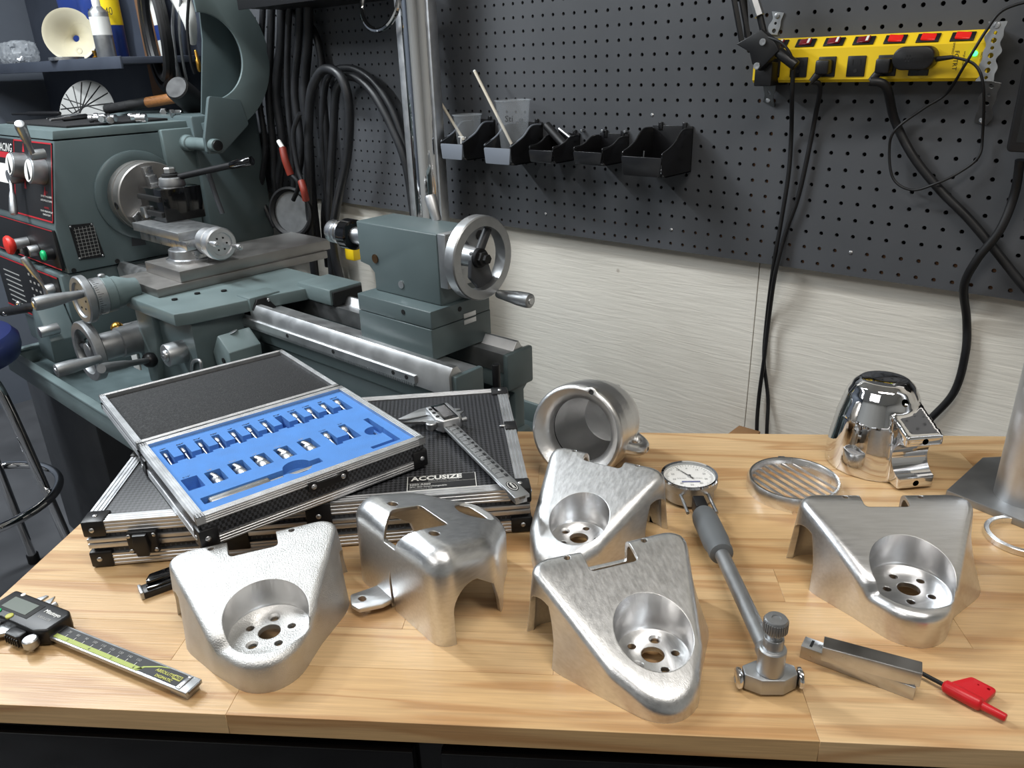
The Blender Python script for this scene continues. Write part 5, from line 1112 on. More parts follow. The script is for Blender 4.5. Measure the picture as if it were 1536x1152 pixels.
# plugs and cables
def plug(k, name='plug'): return Vector((pos[k], sy, zo))
def cable(name, label, pts, r, mm='black_rubber', extra=None):
    t = thing(name, label, 'cable', pts[-1] if pts[-1].z < pts[0].z else pts[0], group='black cables on the pegboard wall')
    wp_(MB().tube(pts, r, 8, 10), 'cord', mm, root=t)
    if extra: extra(t)
    return t
def pg(k, w=.010):
    def f(t):
        p = plug(k); o = wp_(MB().box(p.x - w, p.x + w, sy - .022, sy - .0022, zo - .010, zo + .010, .003), 'plug', 'black_plastic', root=t)
        wp_(MB().cyl(Vector((p.x - .004, sy - .014, zo - .006)), Vector((p.x - .014, sy - .018, zo - .020)), .006, .0045, 14), 'strain_relief', 'black_rubber', o, root=t)
    return f
WC = WB - .006
cable('power_cable', 'thin black cable dropping from under the lamp arm to behind the bench', [wpt(1190, 100, sy - .012), wpt(1188, 140, sy - .006), wpt(1187, 200, WY - .010), wpt(1183, 260, WY - .008), wpt(1172, 330, WY - .008), wpt(1160, 400, WY - .008), wpt(1150, 480, WC), wpt(1146, 540, WC), wpt(1152, 600, WC), wpt(1150, 660, WC - .01), wpt(1150, 800, WC - .01)], .0034)
cable('power_cable', 'black cable plugged beside the empty outlet and dropping behind the bench', [plug(2) + Vector((-.014, -.018, -.02)), wpt(1230, 130, sy - .005), wpt(1222, 180, WY - .012), wpt(1208, 250, WY - .009), wpt(1196, 300, WY - .009), wpt(1178, 350, WY - .009), wpt(1163, 410, WY - .012), wpt(1153, 480, WC - .010), wpt(1146, 540, WC - .010), wpt(1138, 600, WC - .004), wpt(1135, 660, WC - .01), wpt(1136, 800, WC - .01)], .0036, extra=pg(2))
cable('power_cable', 'thick black cable plugged in the fifth outlet and sweeping to the right', [plug(4) + Vector((-.014, -.02, -.02)), wpt(1329, 130, sy - .012), wpt(1342, 180, WY - .016), wpt(1370, 235, WY - .014), wpt(1410, 285, WY - .012), wpt(1450, 325, WY - .012), wpt(1490, 372, WY - .012), wpt(1545, 440, WY - .012), wpt(1610, 510, WY - .012), wpt(1650, 600, WC), wpt(1650, 700, WC), wpt(1640, 860, WC - .01)], .0062, extra=pg(4))
cable('power_cable', 'thick black cable running down from the black panel to behind the polished housing', [wpt(1530, 240, WY - .03), wpt(1522, 290, WY - .02), wpt(1500, 345, WY - .028), wpt(1465, 390, WY - .028), wpt(1446, 430, WY - .016), wpt(1450, 480, WC - .004), wpt(1448, 530, WC - .004), wpt(1430, 590, WC - .004), wpt(1385, 640, WC - .006), wpt(1352, 690, WC - .01), wpt(1330, 800, WC - .012)], .0060)
ad = thing('usb_adapter', 'round-ended black power adapter with vent dots plugged into the power strip', 'adapter', (pos[5], sy, zo - .01))
M = basis((pos[5] - .002, sy - .003, zo + .009), (1, 0, 0), (0, 0, 1), (0, -1, 0))
wp_(MB().prism(round_poly([(-.027, -.015), (.027, -.015), (.027, .015), (-.027, .015)], .0149, 8), 0, .026, bev=.003).xf(M), 'body', 'black_plastic', root=ad)
for a in [(0, 0)] + [(.0042 * math.cos(k * PI / 3), .0042 * math.sin(k * PI / 3)) for k in range(6)]: wp_(MB().rev([(.0012, .026), (.0012, .0265), (0, .0265)], (a[0] - .006, a[1], 0), seg=8).xf(M), 'vent_dot', 'black_matte', root=ad)
wp_(MB().cyl(Vector((pos[5] + .024, sy - .014, zo + .007)), Vector((pos[5] + .044, sy - .014, zo + .009)), .0035, .0026, 12), 'connector', 'black_rubber', root=ad)
cable('thin_cable', 'thin black charger cable looping loosely below the power strip', [Vector((pos[5] + .044, sy - .014, zo + .009)), wpt(1462, 97, sy - .012), wpt(1475, 130, sy - .008), wpt(1474, 200, WY - .014), wpt(1468, 235, WY - .014), wpt(1440, 258, WY - .016), wpt(1405, 275, WY - .024), wpt(1368, 285, WY - .022), wpt(1340, 268, WY - .020), wpt(1334, 225, WY - .022), wpt(1343, 195, WY - .028), wpt(1385, 163, WY - .024), wpt(1420, 140, WY - .025), wpt(1447, 98, sy - .014), wpt(1480, 45, sy - .014), wpt(1505, 15, sy - .012), wpt(1550, 0, sy - .012)], .0019)
# lamp arm
LM = thing('lamp_arm', 'black jointed lamp arm with a spring rod clamped over the end of the power strip', 'lamp', wpt(1140, 120, sy - .02))
def lm(b, n, m, par=None): return wp_(b, n, m, par, root=LM)
yl = sy - .030
A0, A1 = wpt(1096, -60, yl), wpt(1118, 62, yl); D0, D1 = wpt(1120, -60, yl), wpt(1146, 50, yl)
for off in (-.006, .006): lm(MB().tube([A0 + Vector((off, 0, 0)), A1 + Vector((off, 0, 0))], .0045, 1, 4, smooth=False), 'arm_rail', 'black_plastic')
lm(MB().tube([(A0 + A1) / 2 + Vector((0, .004, .05)), A1 + Vector((0, .004, .006))], .004, 1, 12, smooth=False), 'spring', 'black_matte')
lm(MB().tube([D0, D1], .005, 1, 10, smooth=False), 'arm_rod', 'black_plastic'); lm(MB().tube([wpt(1122, -30, yl - .003), wpt(1139, 24, yl - .003)], .0078, 1, 6, smooth=False), 'joint_plate', 'steel_satin')
pts = [wpt(u, v, yl) for u, v in ((1108, 66), (1146, 44), (1166, 62), (1172, 76), (1142, 106), (1132, 96), (1128, 78))]
b = MB(); o0 = pts[0]; b.prism([(p.x, p.z) for p in pts], yl - .010, yl + .008, 'y', .002); lm(b, 'elbow', 'black_plastic')
for u, v in ((1145, 63), (1136, 99)): q = wpt(u, v, yl - .01); lm(MB().rev([(.005, 0), (.005, .003), (.0025, .0032), (0, .002)], (q.x, q.y, q.z), (0, -1, 0), 14), 'pivot_screw', 'steel')
lm(MB().cyl(wpt(1168, 78, yl), wpt(1194, 99, yl), .008, .0075, 18, .001), 'clamp_tube', 'black_plastic'); lm(MB().tube([wpt(1152, 56, yl - .008), wpt(1172, 64, yl - .010), wpt(1186, 82, yl - .006), wpt(1189, 100, yl)], .0022, 6, 8), 'lamp_wire', 'black_rubber')
lm(MB().box(wpt(1140, 110, yl).x - .012, wpt(1140, 110, yl).x + .016, yl + .006, WY - .001, sz0 - .004, sz0 + .03, .002), 'mount', 'black_plastic')
# black panel at the edge
q = [wpt(u, v, WY - .06) for u, v in ((1518, -20), (1512, 226))]
mo_ = thing('display_screen', 'flat black screen hanging beside the end of the power strip', 'screen', (q[1].x, WY, q[1].z))
wp_(MB().prism(round_poly([(q[1].x, q[1].z), (q[1].x + .42, q[1].z), (q[1].x + .42, q[1].z + .26), (q[1].x, q[1].z + .26)], .006, 4), WY - .075, WY - .05, 'y', .002), 'casing', 'black_plastic', root=mo_)
wp_(MB().box(q[1].x + .15, q[1].x + .24, WY - .05, WY - .0005, q[1].z + .08, q[1].z + .17, .004), 'wall_mount', 'black_matte', root=mo_); wp_(MB().box(q[1].x + .01, q[1].x + .41, WY - .0756, WY - .0748, q[1].z + .012, q[1].z + .25), 'display', 'black_gloss', root=mo_)
# ---------------------------------------------------------------- plastic bins
def bin_obj(u, v, w, label, front='smoke_black', h=.058, dp=.10, lowf=.5, ww=None):
    c = wpt(u, v, WY - dp); t = thing('parts_bin', label, 'bin', (c.x, WY - .001, c.z), group='black plastic bins hooked on the pegboard')
    th = .0022
    def bb(b, n, m, par=None): return link_l(b, n, m, par or t)
    def link_l(b, n, m, par):
        me = bpy.data.meshes.new(n); b.bm.to_mesh(me); b.bm.free(); return link(n, me, m, par)
    side = round_poly([(-dp + .004, -.004), (-dp * .86, -.004 - .006), (0, -.010), (0, h), (-dp * .38, h), (-dp * .62, h * .66), (-dp * .98, h * lowf), (-dp, h * lowf * .9)], [.004, .004, .001, .002, .006, .012, .003, .002], 4)
    for s in (-1, 1):
        x0, x1 = sorted((s * w, s * (w - th))); bb(MB().prism(side, x0, x1, 'x', .0004), 'side', 'smoke_black')
    bb(MB().box(-w, w, -dp * .9, 0, -.010, -.010 + th, .0004), 'floor_panel', 'smoke_black'); bb(MB().box(-w, w, -th, 0, -.010, h + .004, .0004), 'back', 'smoke_black')
    bb(MB().prism(round_poly([(-w + .004, -.008), (w - .004, -.008), (w, h * lowf - .008), (-w, h * lowf - .008)], .003, 3), -dp - .0016, -dp + .001, 'y', .0004), 'front_lip', front)
    for s in (-1, 1):
        p_ = [(s * (w - .0008), -dp + .0, h * lowf - .004), (s * (w - .0008), -dp * .62, h * .68), (s * (w - .0008), -dp * .36, h - .001), (s * (w - .0008), -.006, h)]
        bb(MB().tube(p_, .0018, 5, 6), 'rolled_edge', front)
    for s in (-1, 1): bb(MB().box(s * w * .6 - .004, s * w * .6 + .004, -.004, .0006, h - .004, h + .010, .001), 'hook', 'smoke_black')
    return t
bin1 = bin_obj(679, 233, .0330, 'black plastic bin with a frosted lip holding the short clear cup', 'bin_frosted', .062)
bin2 = bin_obj(747, 240, .0360, 'black plastic bin with a frosted lip holding the tall clear cup', 'bin_frosted', .062)
bin3 = bin_obj(812, 237, .030, 'small black bin full of dark tubes beside the tall cup bin', 'smoke_black', .036, .085, .62)
bin4 = bin_obj(882, 240, .033, 'empty small black bin beside the wide bin of bolts', 'smoke_black', .036, .085, .62)
bin5 = bin_obj(962, 257, .0410, 'wide black bin holding a bolt and an upright pin', 'smoke_black', .064)
for o, r, h, tx, lab, ln in ((bin1, .0300, .084, 'Tig', 'short clear plastic cup marked Tig with a stick leaning in it', (640, 120)), (bin2, .0350, .116, 'Sti', 'tall clear plastic cup with black writing and a pale stick', (712, 107))):
    M = WMAT[o.name] @ T(.002, -.052, -.0065); cu = thing('plastic_cup', lab, 'cup', M=M, group='clear cups in the bins')
    link_m = lambda b, n, m, par=cu: (lambda me: (b.bm.to_mesh(me), b.bm.free(), link(n, me, m, par))[2])(bpy.data.meshes.new(n))
    link_m(MB().rev([(0, .0), (r * .68, .0), (r * .70, .001), (r * .98, h), (r * 1.0, h), (r * .72, .0006)][:5], seg=40, caps=False), 'wall', 'clear_plastic')
    link_m(MB().rev([(r * .97, h - .001), (r * 1.06, h - .0005), (r * 1.07, h + .0015), (r * .98, h + .002), (r * .97, h - .001)], seg=40, caps=False), 'rim', 'clear_plastic')
    tm = basis((r * .45, -r * .86, h * (.42 if tx == 'Tig' else .72)), (.9, .45, 0), (-.12, .20, .97), (.45, -.9, 0)); b = MB().mesh(text_mesh(tx, .022 if tx == 'Tig' else .017), tm); link_m(b, 'writing', 'white_print' if tx == 'Tig' else 'black_print')
    tip = py(ln[0], ln[1], (M @ Vector((0, 0, 0))).y); base = M @ Vector((r * .40, .0, .003)); sk = thing('mixing_stick', 'thin pale stick leaning in the %s cup' % ('short' if tx == 'Tig' else 'tall'), 'stick', base, group='sticks in the cups')
    wp_(MB().tube([base, tip], .0032, 1, 10, smooth=False), 'rod', 'stick', root=sk); wp_(MB().ball(tip, .0033, seg=8), 'tip', 'white_plastic', root=sk)
def loose(bn, x, y, z, d, L_, r, label, m, name='tube_offcut', cat='tube', grp='pieces in the bins'):
    M = WMAT[bn.name] @ T(x, y, z); o = thing(name, label, cat, M=M, group=grp); me = bpy.data.meshes.new('rod'); b = MB().rev([(r * .6, 0), (r, .0006), (r, L_), (r * .6, L_ + .0005)], (0, 0, 0), d, 16); b.bm.to_mesh(me); b.bm.free(); link('barrel', me, m, o); return o
loose(bin3, .024, -.030, .012, (-.8, .12, .55), .075, .0085, 'dark rubber tube sticking out of the small bin', 'black_rubber'); loose(bin3, .026, -.020, .030, (-.7, .1, .35), .04, .004, 'thin bright steel rod on top of the dark tube in the small bin', 'steel')
loose(bin3, -.014, -.060, .006, (1, .1, 0), .038, .0055, 'short bright steel tube lying in the small bin', 'steel'); loose(bin3, -.006, -.072, -.002, (.9, .5, .1), .018, .004, 'small steel stub at the front of the small bin', 'steel')
loose(bin5, -.016, -.07, -.006, (.02, .05, 1), .036, .0013, 'thin upright pin standing in the wide bin', 'steel', 'steel_pin', 'pin')
bo = thing('hex_bolt', 'bright hex bolt lying in the wide bin', 'bolt', M=WMAT[bin5.name] @ T(.012, -.06, -.001), group='pieces in the bins')
for (n, b) in (('head', MB().rev([(.0085, 0), (.0085, .006), (.007, .007)], (0, 0, 0), (.3, -.3, .5), 6)), ('thread', MB().cyl((0, 0, 0), Vector((-.3, .3, -.5)).normalized() * -.022, .0048, None, 14)), ('washer', MB().rev([(.004, 0), (.011, 0), (.011, .0016), (.004, .0016)], (.014, -.004, -.003), (.2, -.2, .9), 20))):
    me = bpy.data.meshes.new(n); b.bm.to_mesh(me); b.bm.free(); link(n, me, 'steel', bo)
# bright pegs above the small bins
for u, v in ((845, 195), (876, 196), (907, 196), (941, 197)):
    q = wpt(u, v); o = tag(MB().rev([(.003, 0), (.003, .008), (.0026, .0105), (0, .011)], (q.x, WY, q.z), (0, -1, 0), 12).build('peg_stud', 'steel'), 'small bright steel stud in the pegboard above the small bins', 'stud', 'steel studs above the bins')
# ---------------------------------------------------------------- polished column behind the tailstock
cb, ct = py(640, 330, 1.175), py(628, 0, 1.175)
col = thing('steel_column', 'tall polished steel column standing behind the lathe tailstock', 'column', (cb.x + .004, 1.19, 0))
MB().rev([(.046, 0), (.046, .02), (.0365, .022), (.0365, 2.3)], seg=48).build('tube', 'chrome', col)
MB().box(-.052, -.032, -.02, .02, 0, 2.3, .003).build('sheen_strip', 'alu_frame', col); MB().box(.036, .044, -.012, .012, 0, 2.3, .002).build('sheen_strip', 'alu_frame', col)  # pale strips added to imitate bright reflections along the polished tube's edges
# ---------------------------------------------------------------- mesh tray and hoses
t0_ = py(365, 17, 1.12); t1_ = py(590, 4, 1.12); TR = thing('wall_tray', 'black perforated tray fixed to the pegboard above the hanging hoses', 'tray', (t0_.x, WY, 1.455))
tz = 1.468; wp_(MB().box(-1.85, -1.42, 1.10, WY - .0005, tz, tz + .004, .001), 'tray_floor', 'mesh_black', root=TR); wp_(MB().box(-1.85, -1.42, 1.096, 1.100, tz - .003, tz + .06, .001), 'tray_front', 'mesh_black', root=TR)
for x in (-1.85, -1.424): wp_(MB().box(x, x + .004, 1.10, WY - .0005, tz, tz + .06, .001), 'tray_side', 'mesh_black', root=TR)
hr = thing('chrome_hoop', 'bright chrome hoop hanging under the wall tray', 'hoop', py(565, 8, 1.16)); q = py(570, 2, 1.16); wp_(MB().tube([q + Vector((.06 * math.cos(a), .012 * math.sin(a), .055 * math.sin(a))) for a in [2 * PI * k / 24 for k in range(24)]], .0055, 3, 8, True), 'ring', 'chrome', root=hr)
def hose(pts, y, r, label, m='hose_rubber', name='hanging_hose'):
    P = []
    for i, q in enumerate(pts): P.append(py(q[0], q[1], q[2] if len(q) > 2 else y))
    o = MB().tube(P, r, 8, 10).build(name, m); return tag(o, label, 'hose', 'black hoses hanging behind the lathe')
hose([(476, 440), (470, 390), (465, 330), (463, 240), (465, 150), (478, 112), (496, 104), (515, 122), (524, 170), (520, 240), (505, 310), (500, 370), (520, 440), (560, 470)], 1.20, .0115, 'fat black hose looped over a hook with its lower end trailing past the tailstock chuck')
hose([(500, 430), (494, 330), (500, 200), (506, 130), (530, 115), (560, 140), (590, 195), (610, 250), (622, 330)], 1.235, .0105, 'black hose arching from the hook towards the polished column')
hose([(498, 420), (490, 300), (484, 200), (490, 120), (520, 102), (556, 118), (586, 160), (606, 215), (625, 290)], 1.245, .009, 'outer black hose following the arch towards the polished column')
for k, (u, lab) in enumerate(((392, 'black cable hanging nearest the lathe guard'), (404, 'thin black cable hanging beside the guard, second in the bunch'), (418, 'black cable hanging straight above the red handled pliers'), (432, 'black hose hanging from the tray left of the loop'), (446, 'black hose hanging beside the fat looped hose'), (458, 'black cable bowing towards the fat looped hose'))):
    hose([(u + 4, -20), (u + 2 * (k % 3), 60), (u - 4 + 3 * (k % 2), 140), (u + 6, 220), (u + 10 * (k % 2), 290), (u + 20, 340 + 8 * k)], 1.215 + .008 * (k % 3), .008 + .002 * (k % 3), lab)
hose([(440, 20), (470, 45), (482, 90), (484, 130), (492, 240), (486, 330), (492, 400)], 1.25, .009, 'black hose dropping from the tray behind the fat loop')
hose([(450, 170), (440, 200), (446, 250), (456, 280)], 1.17, .006, 'short black cable curling above the pliers')
pl_ = thing('pliers', 'pliers with red-brown grips hanging among the black hoses', 'pliers', py(440, 290, 1.17))
wp_(MB().tube([py(424, 222, 1.16), py(428, 240, 1.155), py(436, 262, 1.16)], .0095, 5, 12), 'grip', 'orange_grip', root=pl_); wp_(MB().tube([py(452, 272, 1.16), py(456, 286, 1.155), py(459, 300, 1.16)], .0095, 5, 12), 'grip', 'orange_grip', root=pl_)
wp_(MB().tube([py(418, 212, 1.165), py(424, 222, 1.16)], .006, 2, 10), 'tip', 'white_plastic', root=pl_); wp_(MB().tube([py(436, 262, 1.16), py(448, 276, 1.165), py(440, 300, 1.165)], .006, 5, 10), 'jaw', 'steel_hole', root=pl_)
dk_ = thing('hanging_disc', 'black rimmed disc with a grey face hanging behind the lathe carriage', 'disc', py(442, 320, 1.18)); qc = py(440, 318, 1.18)
dn = Vector((.35, -.9, .1)).normalized(); wp_(MB().rev([(.055, 0), (.066, 0), (.068, .004), (.068, .016), (.062, .018), (.055, .012), (.055, 0)], qc, dn, 40, caps=False), 'rim', 'black_rubber', root=dk_); wp_(MB().rev([(.056, .006), (0, .007)], qc, dn, 40, caps=False), 'face', 'pewter', root=dk_)
yo = tag(MB().box(py(532, 378, 1.24).x - .02, py(532, 378, 1.24).x + .02, 1.22, 1.27, py(532, 378, 1.24).z - .02, py(532, 378, 1.24).z + .02, .006).build('wall_plug', 'yellow_metal'), 'yellow plug on the wall behind the tailstock chuck', 'plug')
# ================================================================ corner behind the headstock
SZ = 1.376
sh = thing('wall_shelf', 'dark grey metal shelf on the wall behind the lathe headstock', 'shelf', (-2.9, 1.0, SZ))
wp_(MB().box(-3.7, -2.30, .99, WB - .03, SZ - .018, SZ, .002), 'board', 'shelf_dark', root=sh); wp_(MB().box(-3.7, -2.30, .985, .992, SZ - .03, SZ + .002, .002), 'lip', 'shelf_dark', root=sh); wp_(MB().box(-3.7, -2.30, WY - .012, WY - .001, SZ - .28, SZ + .5, .002), 'back_panel', 'shelf_dark', root=sh)
fc = py(96, 57, 1.06); fu = thing('funnel', 'cream plastic funnel turned towards the room on the shelf', 'funnel', (fc.x, 1.06, SZ))
fd = Vector((.80, -.56, .12)).normalized(); fR = .078; cz = Vector((fc.x, 1.08, SZ + fR * .985))
wp_(MB().rev([(fR, 0), (fR * 1.03, .002), (fR * 1.02, .006), (fR * .9, .004), (.012, -.055), (.010, -.07)], cz, fd, 44, caps=False), 'cone', 'cream_plastic', root=fu); wp_(MB().rev([(.010, 0), (.010, .004), (.005, .004), (.005, 0), (.010, 0)], cz + Vector((fR * .9, -.01, -fR * .62)), fd, 16, caps=False), 'tab', 'cream_plastic', root=fu)
q = py(97, 80, 1.02); dd = thing('tin_lid', 'shallow bright metal tin lid lying in front of the funnel', 'lid', (q.x, 1.022, SZ)); MB().rev([(.046, 0), (.050, .002), (.050, .010), (.048, .011), (.046, .008), (0, .008)], seg=36).build('dish', 'steel', dd)
q = py(143, 80, 1.02); MBr = MB().rev([(.010, 0), (.010, .006), (.006, .007), (.006, .016), (.009, .017), (.009, .022)], seg=6); bf = tag(MBr.build('brass_fitting', 'brass'), 'small brass hose fitting standing on the shelf beside the cans', 'fitting'); bf.location = (q.x, 1.02, SZ)
def can(u, v, y, R_, H_, label, m, name, capm, txt=None):
    q = py(u, v, y); t = thing(name, label, 'can', (q.x, y, SZ), group='spray cans on the shelf')
    MB().rev([(R_ * .96, 0), (R_, .003), (R_, H_ * .88), (R_ * .96, H_ * .90), (R_ * .6, H_ * .97), (R_ * .5, H_)], seg=32).build('body', m, t); MB().rev([(R_ * .42, H_), (R_ * .42, H_ + .02), (R_ * .25, H_ + .03), (R_ * .25, H_ + .045), (0, H_ + .046)], seg=20).build('nozzle', capm, t)
    MB().rev([(R_ * 1.01, H_ * .45), (R_ * 1.01, H_ * .8)], seg=32, caps=False).build('label_band', 'white_plastic' if txt is None else 'can_yellow', t)
    if txt:
        d = Vector((.35, -.94, 0)); xx = Vector((.94, .35, 0)); b = MB().mesh(text_mesh(txt, .03), basis(d * (R_ * 1.03) + Vector((0, 0, H_ * .62)), xx, (0, 0, 1), d)); me = bpy.data.meshes.new('x'); b.bm.to_mesh(me); b.bm.free(); link('lettering', me, 'black_print', t, flat=True)
    return t
can(160, 80, 1.03, .026, .135, 'slim grey spray can with white cap on the shelf', 'steel_satin', 'spray_can', 'white_plastic')
can(177, 80, 1.09, .031, .20, 'blue spray can with a yellow WD-40 label on the shelf', 'can_blue', 'spray_can', 'red_plastic', 'WD-40')
bg_ = py(115, 20, 1.15); bl = thing('blue_bag', 'shiny dark blue plastic bag standing on the shelf behind the funnel', 'bag', (bg_.x, 1.18, SZ))
me = MB().box(-.14, .15, -.045, .045, 0, .30, .04, 5).raw(); me = remesh(me, .012, 2)
for v in me.vertices: v.co += Vector((math.sin(v.co.z * 31 + v.co.x * 17) * .008, math.sin(v.co.x * 40) * .009 + math.sin(v.co.z * 26) * .007, 0)); v.co.z = max(v.co.z, 0) 
link('film', me, 'blue_bag', bl)
cb_ = py(22, 85, 1.05); bgc = thing('parts_bag', 'crumpled clear plastic bag of small parts on the shelf end', 'bag', (cb_.x, 1.06, SZ)); me = MB().box(-.09, .09, -.04, .05, 0, .075, .025, 3).raw(); me = remesh(me, .009, 1)
for v in me.vertices: v.co += Vector((random.uniform(-1, 1), random.uniform(-1, 1), random.uniform(-1, 1))) * .004; v.co.z = max(v.co.z, .0002)
link('film', me, 'clear_bag', bgc)
for k in range(5): MB().rev([(.010, 0), (.010, .006), (.004, .0065), (.004, .02)], (-.05 + .024 * k, .01 * (k % 2), .004 + .004 * (k % 3)), (.4 - .2 * k, .5, .5), 6).build('fitting', 'steel', bgc)
# belts and cords hung at the end of the shelf
for k, (dx, r, R1, R2, lab) in enumerate(((0, .015, .130, .150, 'wide black drive belt hanging at the end of the shelf'), (.012, .012, .100, .122, 'smaller black drive belt hanging inside the wide belt'))):
    c = py(236, 58, 1.12 - .02 * k); P = [c + Vector((R1 * math.cos(a) * .95, R1 * math.cos(a) * -.25, R2 * math.sin(a) + .02)) for a in [2 * PI * j / 28 for j in range(28)]]
    tag(MB().tube(P, r, 3, 8, True).build('drive_belt', 'black_rubber'), lab, 'belt', 'drive belts by the shelf')
c = py(228, 60, 1.20); tag(MB().box(c.x - .07, c.x + .06, 1.20, 1.215, c.z - .16, c.z + .3, .003).build('board_strip', 'furring'), 'brown board strip hanging behind the drive belts', 'strip')
cp = py(247, 55, 1.18); ct_ = thing('caulk_tube', 'white caulk tube with a blue print hanging behind the belts', 'tube', (cp.x, 1.18, cp.z)); M = R(-.10, 'Y')
MB().rev([(.020, -.13), (.022, -.128), (.022, .16), (.010, .17)], seg=24).xf(M).build('barrel', 'white_plastic', ct_); MB().rev([(.0224, -.01), (.0224, .03)], seg=24, caps=False).xf(M).build('print_band', 'can_blue', ct_)
for k, (u, lab) in enumerate(((262, 'bundle of thin pale wire hanging beside the caulk tube'), (272, 'thin grey cord hanging in front of the guard'), (284, 'thin black cord hanging beside the guard'))):
    P = [py(u, -10, 1.13), py(u - 3, 40, 1.12), py(u + 2, 90, 1.12), py(u + 8, 130 - 10 * k, 1.13)]; tag(MB().tube(P, .004, 6, 8).build('slack_wire', ('alu_frame', 'pewter', 'black_rubber')[k]), lab, 'cord', 'cords by the shelf')
rg_ = thing('plastic_sleeve', 'crumpled white plastic sleeve hanging behind the guard', 'sleeve', py(285, 30, 1.14)); b = MB().tube([py(268, -10, 1.15), py(284, 30, 1.14), py(290, 66, 1.15)], lambda f: .03 - .022 * f, 8, 12); wp_(b, 'film', 'white_plastic', root=rg_)
bq = py(297, 90, 1.12); tag(MB().rev([(.003, 0), (.006, .004), (.006, .03), (.004, .034), (.004, .05), (.0025, .055)], bq + Vector((0, 0, -.03)), (-.1, 0, 1), 12).build('brass_nozzle', 'brass'), 'small brass nozzle hanging beside the chuck guard', 'nozzle')
# things on top of the headstock
HZ = 1.213
mt = tag(MB().box(-2.60, -2.16, .76, 1.02, HZ, HZ + .006, .002).build('rubber_mat', 'rag_black'), 'thin black rubber mat on top of the lathe headstock', 'mat')
HM_ = HZ + .0062
ds = py(121, 168, 1.0); dsc = thing('spoked_disc', 'pale grey disc with crossing dark spokes propped behind the headstock', 'disc', (ds.x, 1.03, HZ)); dR = .105
dn = Vector((.45, -.85, .28)).normalized(); dc2 = Vector((ds.x, 1.02, HZ + .004)); wp_(MB().rev([(dR, 0), (dR, .003), (0, .003)], dc2, dn, 48), 'plate', 'grey_print', root=dsc)
x_, y_, z_ = frame(dn)
for k in range(9):
    a = PI * k / 9; e = (x_ * math.cos(a) + y_ * math.sin(a)); f_ = (x_ * math.cos(a + 2.6) + y_ * math.sin(a + 2.6)); wp_(MB().tube([dc2 + dn * .004 + e * dR * .96, dc2 + dn * .004 + f_ * dR * .96], .0016, 1, 5, smooth=False), 'spoke', 'black_print', root=dsc)
h0, h1 = py(160, 164, 1.0), py(286, 143, 1.12); hm = thing('mallet', 'black rubber mallet with a worn wooden handle lying on the headstock', 'mallet', Vector((h0.x, h0.y, HM_)))
def hl_(f): return h0 + (h1 - h0) * f
wp_(MB().tube([hl_(0), hl_(.3)], .014, 2, 12), 'grip', 'rag_black', root=hm); wp_(MB().tube([hl_(.28), hl_(.5)], .015, 2, 12), 'tape', 'black_matte', root=hm); wp_(MB().tube([hl_(.48), hl_(.9)], .0145, 2, 14), 'wood_handle', 'wood_handle', root=hm)
hd2 = (h1 - h0).normalized(); hc = hl_(.95); up2 = Vector((.3, -.5, .35)).normalized(); wp_(MB().rev([(.030, -.048), (.034, -.044), (.036, 0), (.034, .044), (.030, .048)], hc, up2, 28), 'head', 'black_rubber', root=hm)
tl = [((75, 180), (130, 174), .007, 'steel', 'steel pin punch lying on the headstock mat', 'pin_punch'), ((70, 178), (120, 171), .004, 'steel', 'thin bright scriber on the headstock mat behind the punch', 'scriber'), ((18, 171), (90, 170), .007, 'black_plastic', 'long black rod lying across the headstock mat', 'black_rod')]
for a, c, r, m, lab, nm in tl:
    z = HM_ + r; p0, p1 = pz(a[0], a[1], z), pz(c[0], c[1], z); o = thing(nm, lab, 'tool', Vector((p0.x, p0.y, HM_)), group='tools on the headstock'); d = p1 - p0
    wp_(MB().rev([(r * .4, 0), (r * .5, d.length * .02), (r * .55, d.length * .3), (r, d.length * .36), (r, d.length * .96), (r * .8, d.length)], p0, d, 14), 'shank', m, root=o)
rnd = random.Random(5)
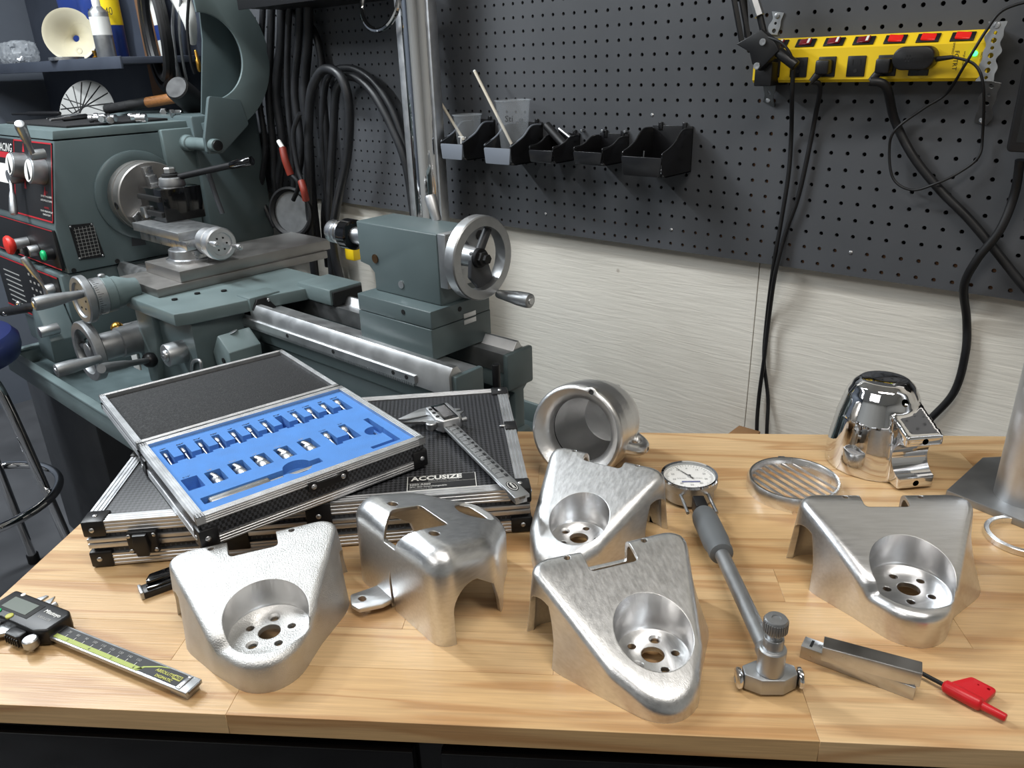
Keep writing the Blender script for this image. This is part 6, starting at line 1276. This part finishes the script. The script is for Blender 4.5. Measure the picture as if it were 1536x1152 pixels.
for k, (u, v) in enumerate(((133, 178), (141, 176), (150, 174), (158, 178), (166, 180), (174, 177), (194, 174), (203, 173), (212, 175), (220, 177), (246, 168), (255, 170), (262, 169))):
    r = rnd.uniform(.007, .011); p0 = pz(u, v, HM_ + r); d = Vector((rnd.uniform(-1, 1), rnd.uniform(-1, 1), 0)).normalized(); nm, lab = (('steel_collet', 'small bright steel collet in the heap on the headstock mat') if k < 6 else ('hex_socket', 'bright socket in the row on the headstock mat') if k < 10 else ('steel_nut', 'loose steel nut near the mallet head on the headstock mat'))
    b = MB().rev([(r * .5, 0), (r, .001), (r, .010), (r * .8, .012), (r * .8, .026), (r * .5, .026)], (0, 0, 0), d, 12 if k < 10 else 6); o = b.build(nm, 'steel'); o.location = p0; tag(o, lab, 'fitting', 'loose steel fittings on the headstock')
q = pz(132, 168, HM_ + .004); dl_ = thing('grinding_arbor', 'white disc on a short steel arbor lying on the headstock mat', 'arbor', (q.x, q.y, HM_)); MB().rev([(.034, 0), (.036, .003), (.030, .010), (.008, .012), (.006, .03), (0, .03)], seg=28).build('disc', 'white_plastic', dl_); MB().rev([(.006, .03), (.006, .034), (0, .034)], (0, 0, 0), (0, .0, 1), 12).build('arbor', 'steel', dl_)
q = pz(205, 168, HM_); rgo = tag(MB().tube([q + Vector((.016 * math.cos(a), .016 * math.sin(a) * .4, .018 + .016 * math.sin(a))) for a in [2 * PI * k / 16 for k in range(16)]], .002, 2, 6, True).build('split_ring', 'steel'), 'bright wire split ring standing on the headstock mat', 'ring')
# ================================================================ stool at the left
sc0 = Vector((-2.20, .335, 0)); sl = thing('shop_stool', 'round shop stool with blue and yellow seat and chrome legs beside the lathe tray', 'stool', sc0)
MB().rev([(0, .69), (.17, .69), (.196, .70), (.203, .72), (.203, .745), (.19, .762), (.16, .768), (0, .768)], seg=48).build('seat', 'seat_blue', sl); MB().rev([(.155, .7685), (.15, .772), (0, .773)], seg=40).build('seat_badge', 'seat_yellow', sl)
for k in range(4):
    a = .95 + k * PI / 2; e = Vector((math.cos(a), math.sin(a), 0)); MB().tube([e * .09 + Vector((0, 0, .692)), e * .125 + Vector((0, 0, .66)), e * .15 + Vector((0, 0, .55)), e * .205 + Vector((0, 0, .012))], .0125, 6, 12).build('leg', 'chrome', sl); MB().cyl(e * .2055 + Vector((0, 0, 0)), e * .205 + Vector((0, 0, .03)), .0165, None, 14, .002).build('foot', 'black_rubber', sl)
MB().tube([Vector((.196 * math.cos(a), .196 * math.sin(a), .33)) for a in [2 * PI * k / 32 for k in range(32)]], .0115, 3, 12, True).build('foot_ring', 'chrome', sl)
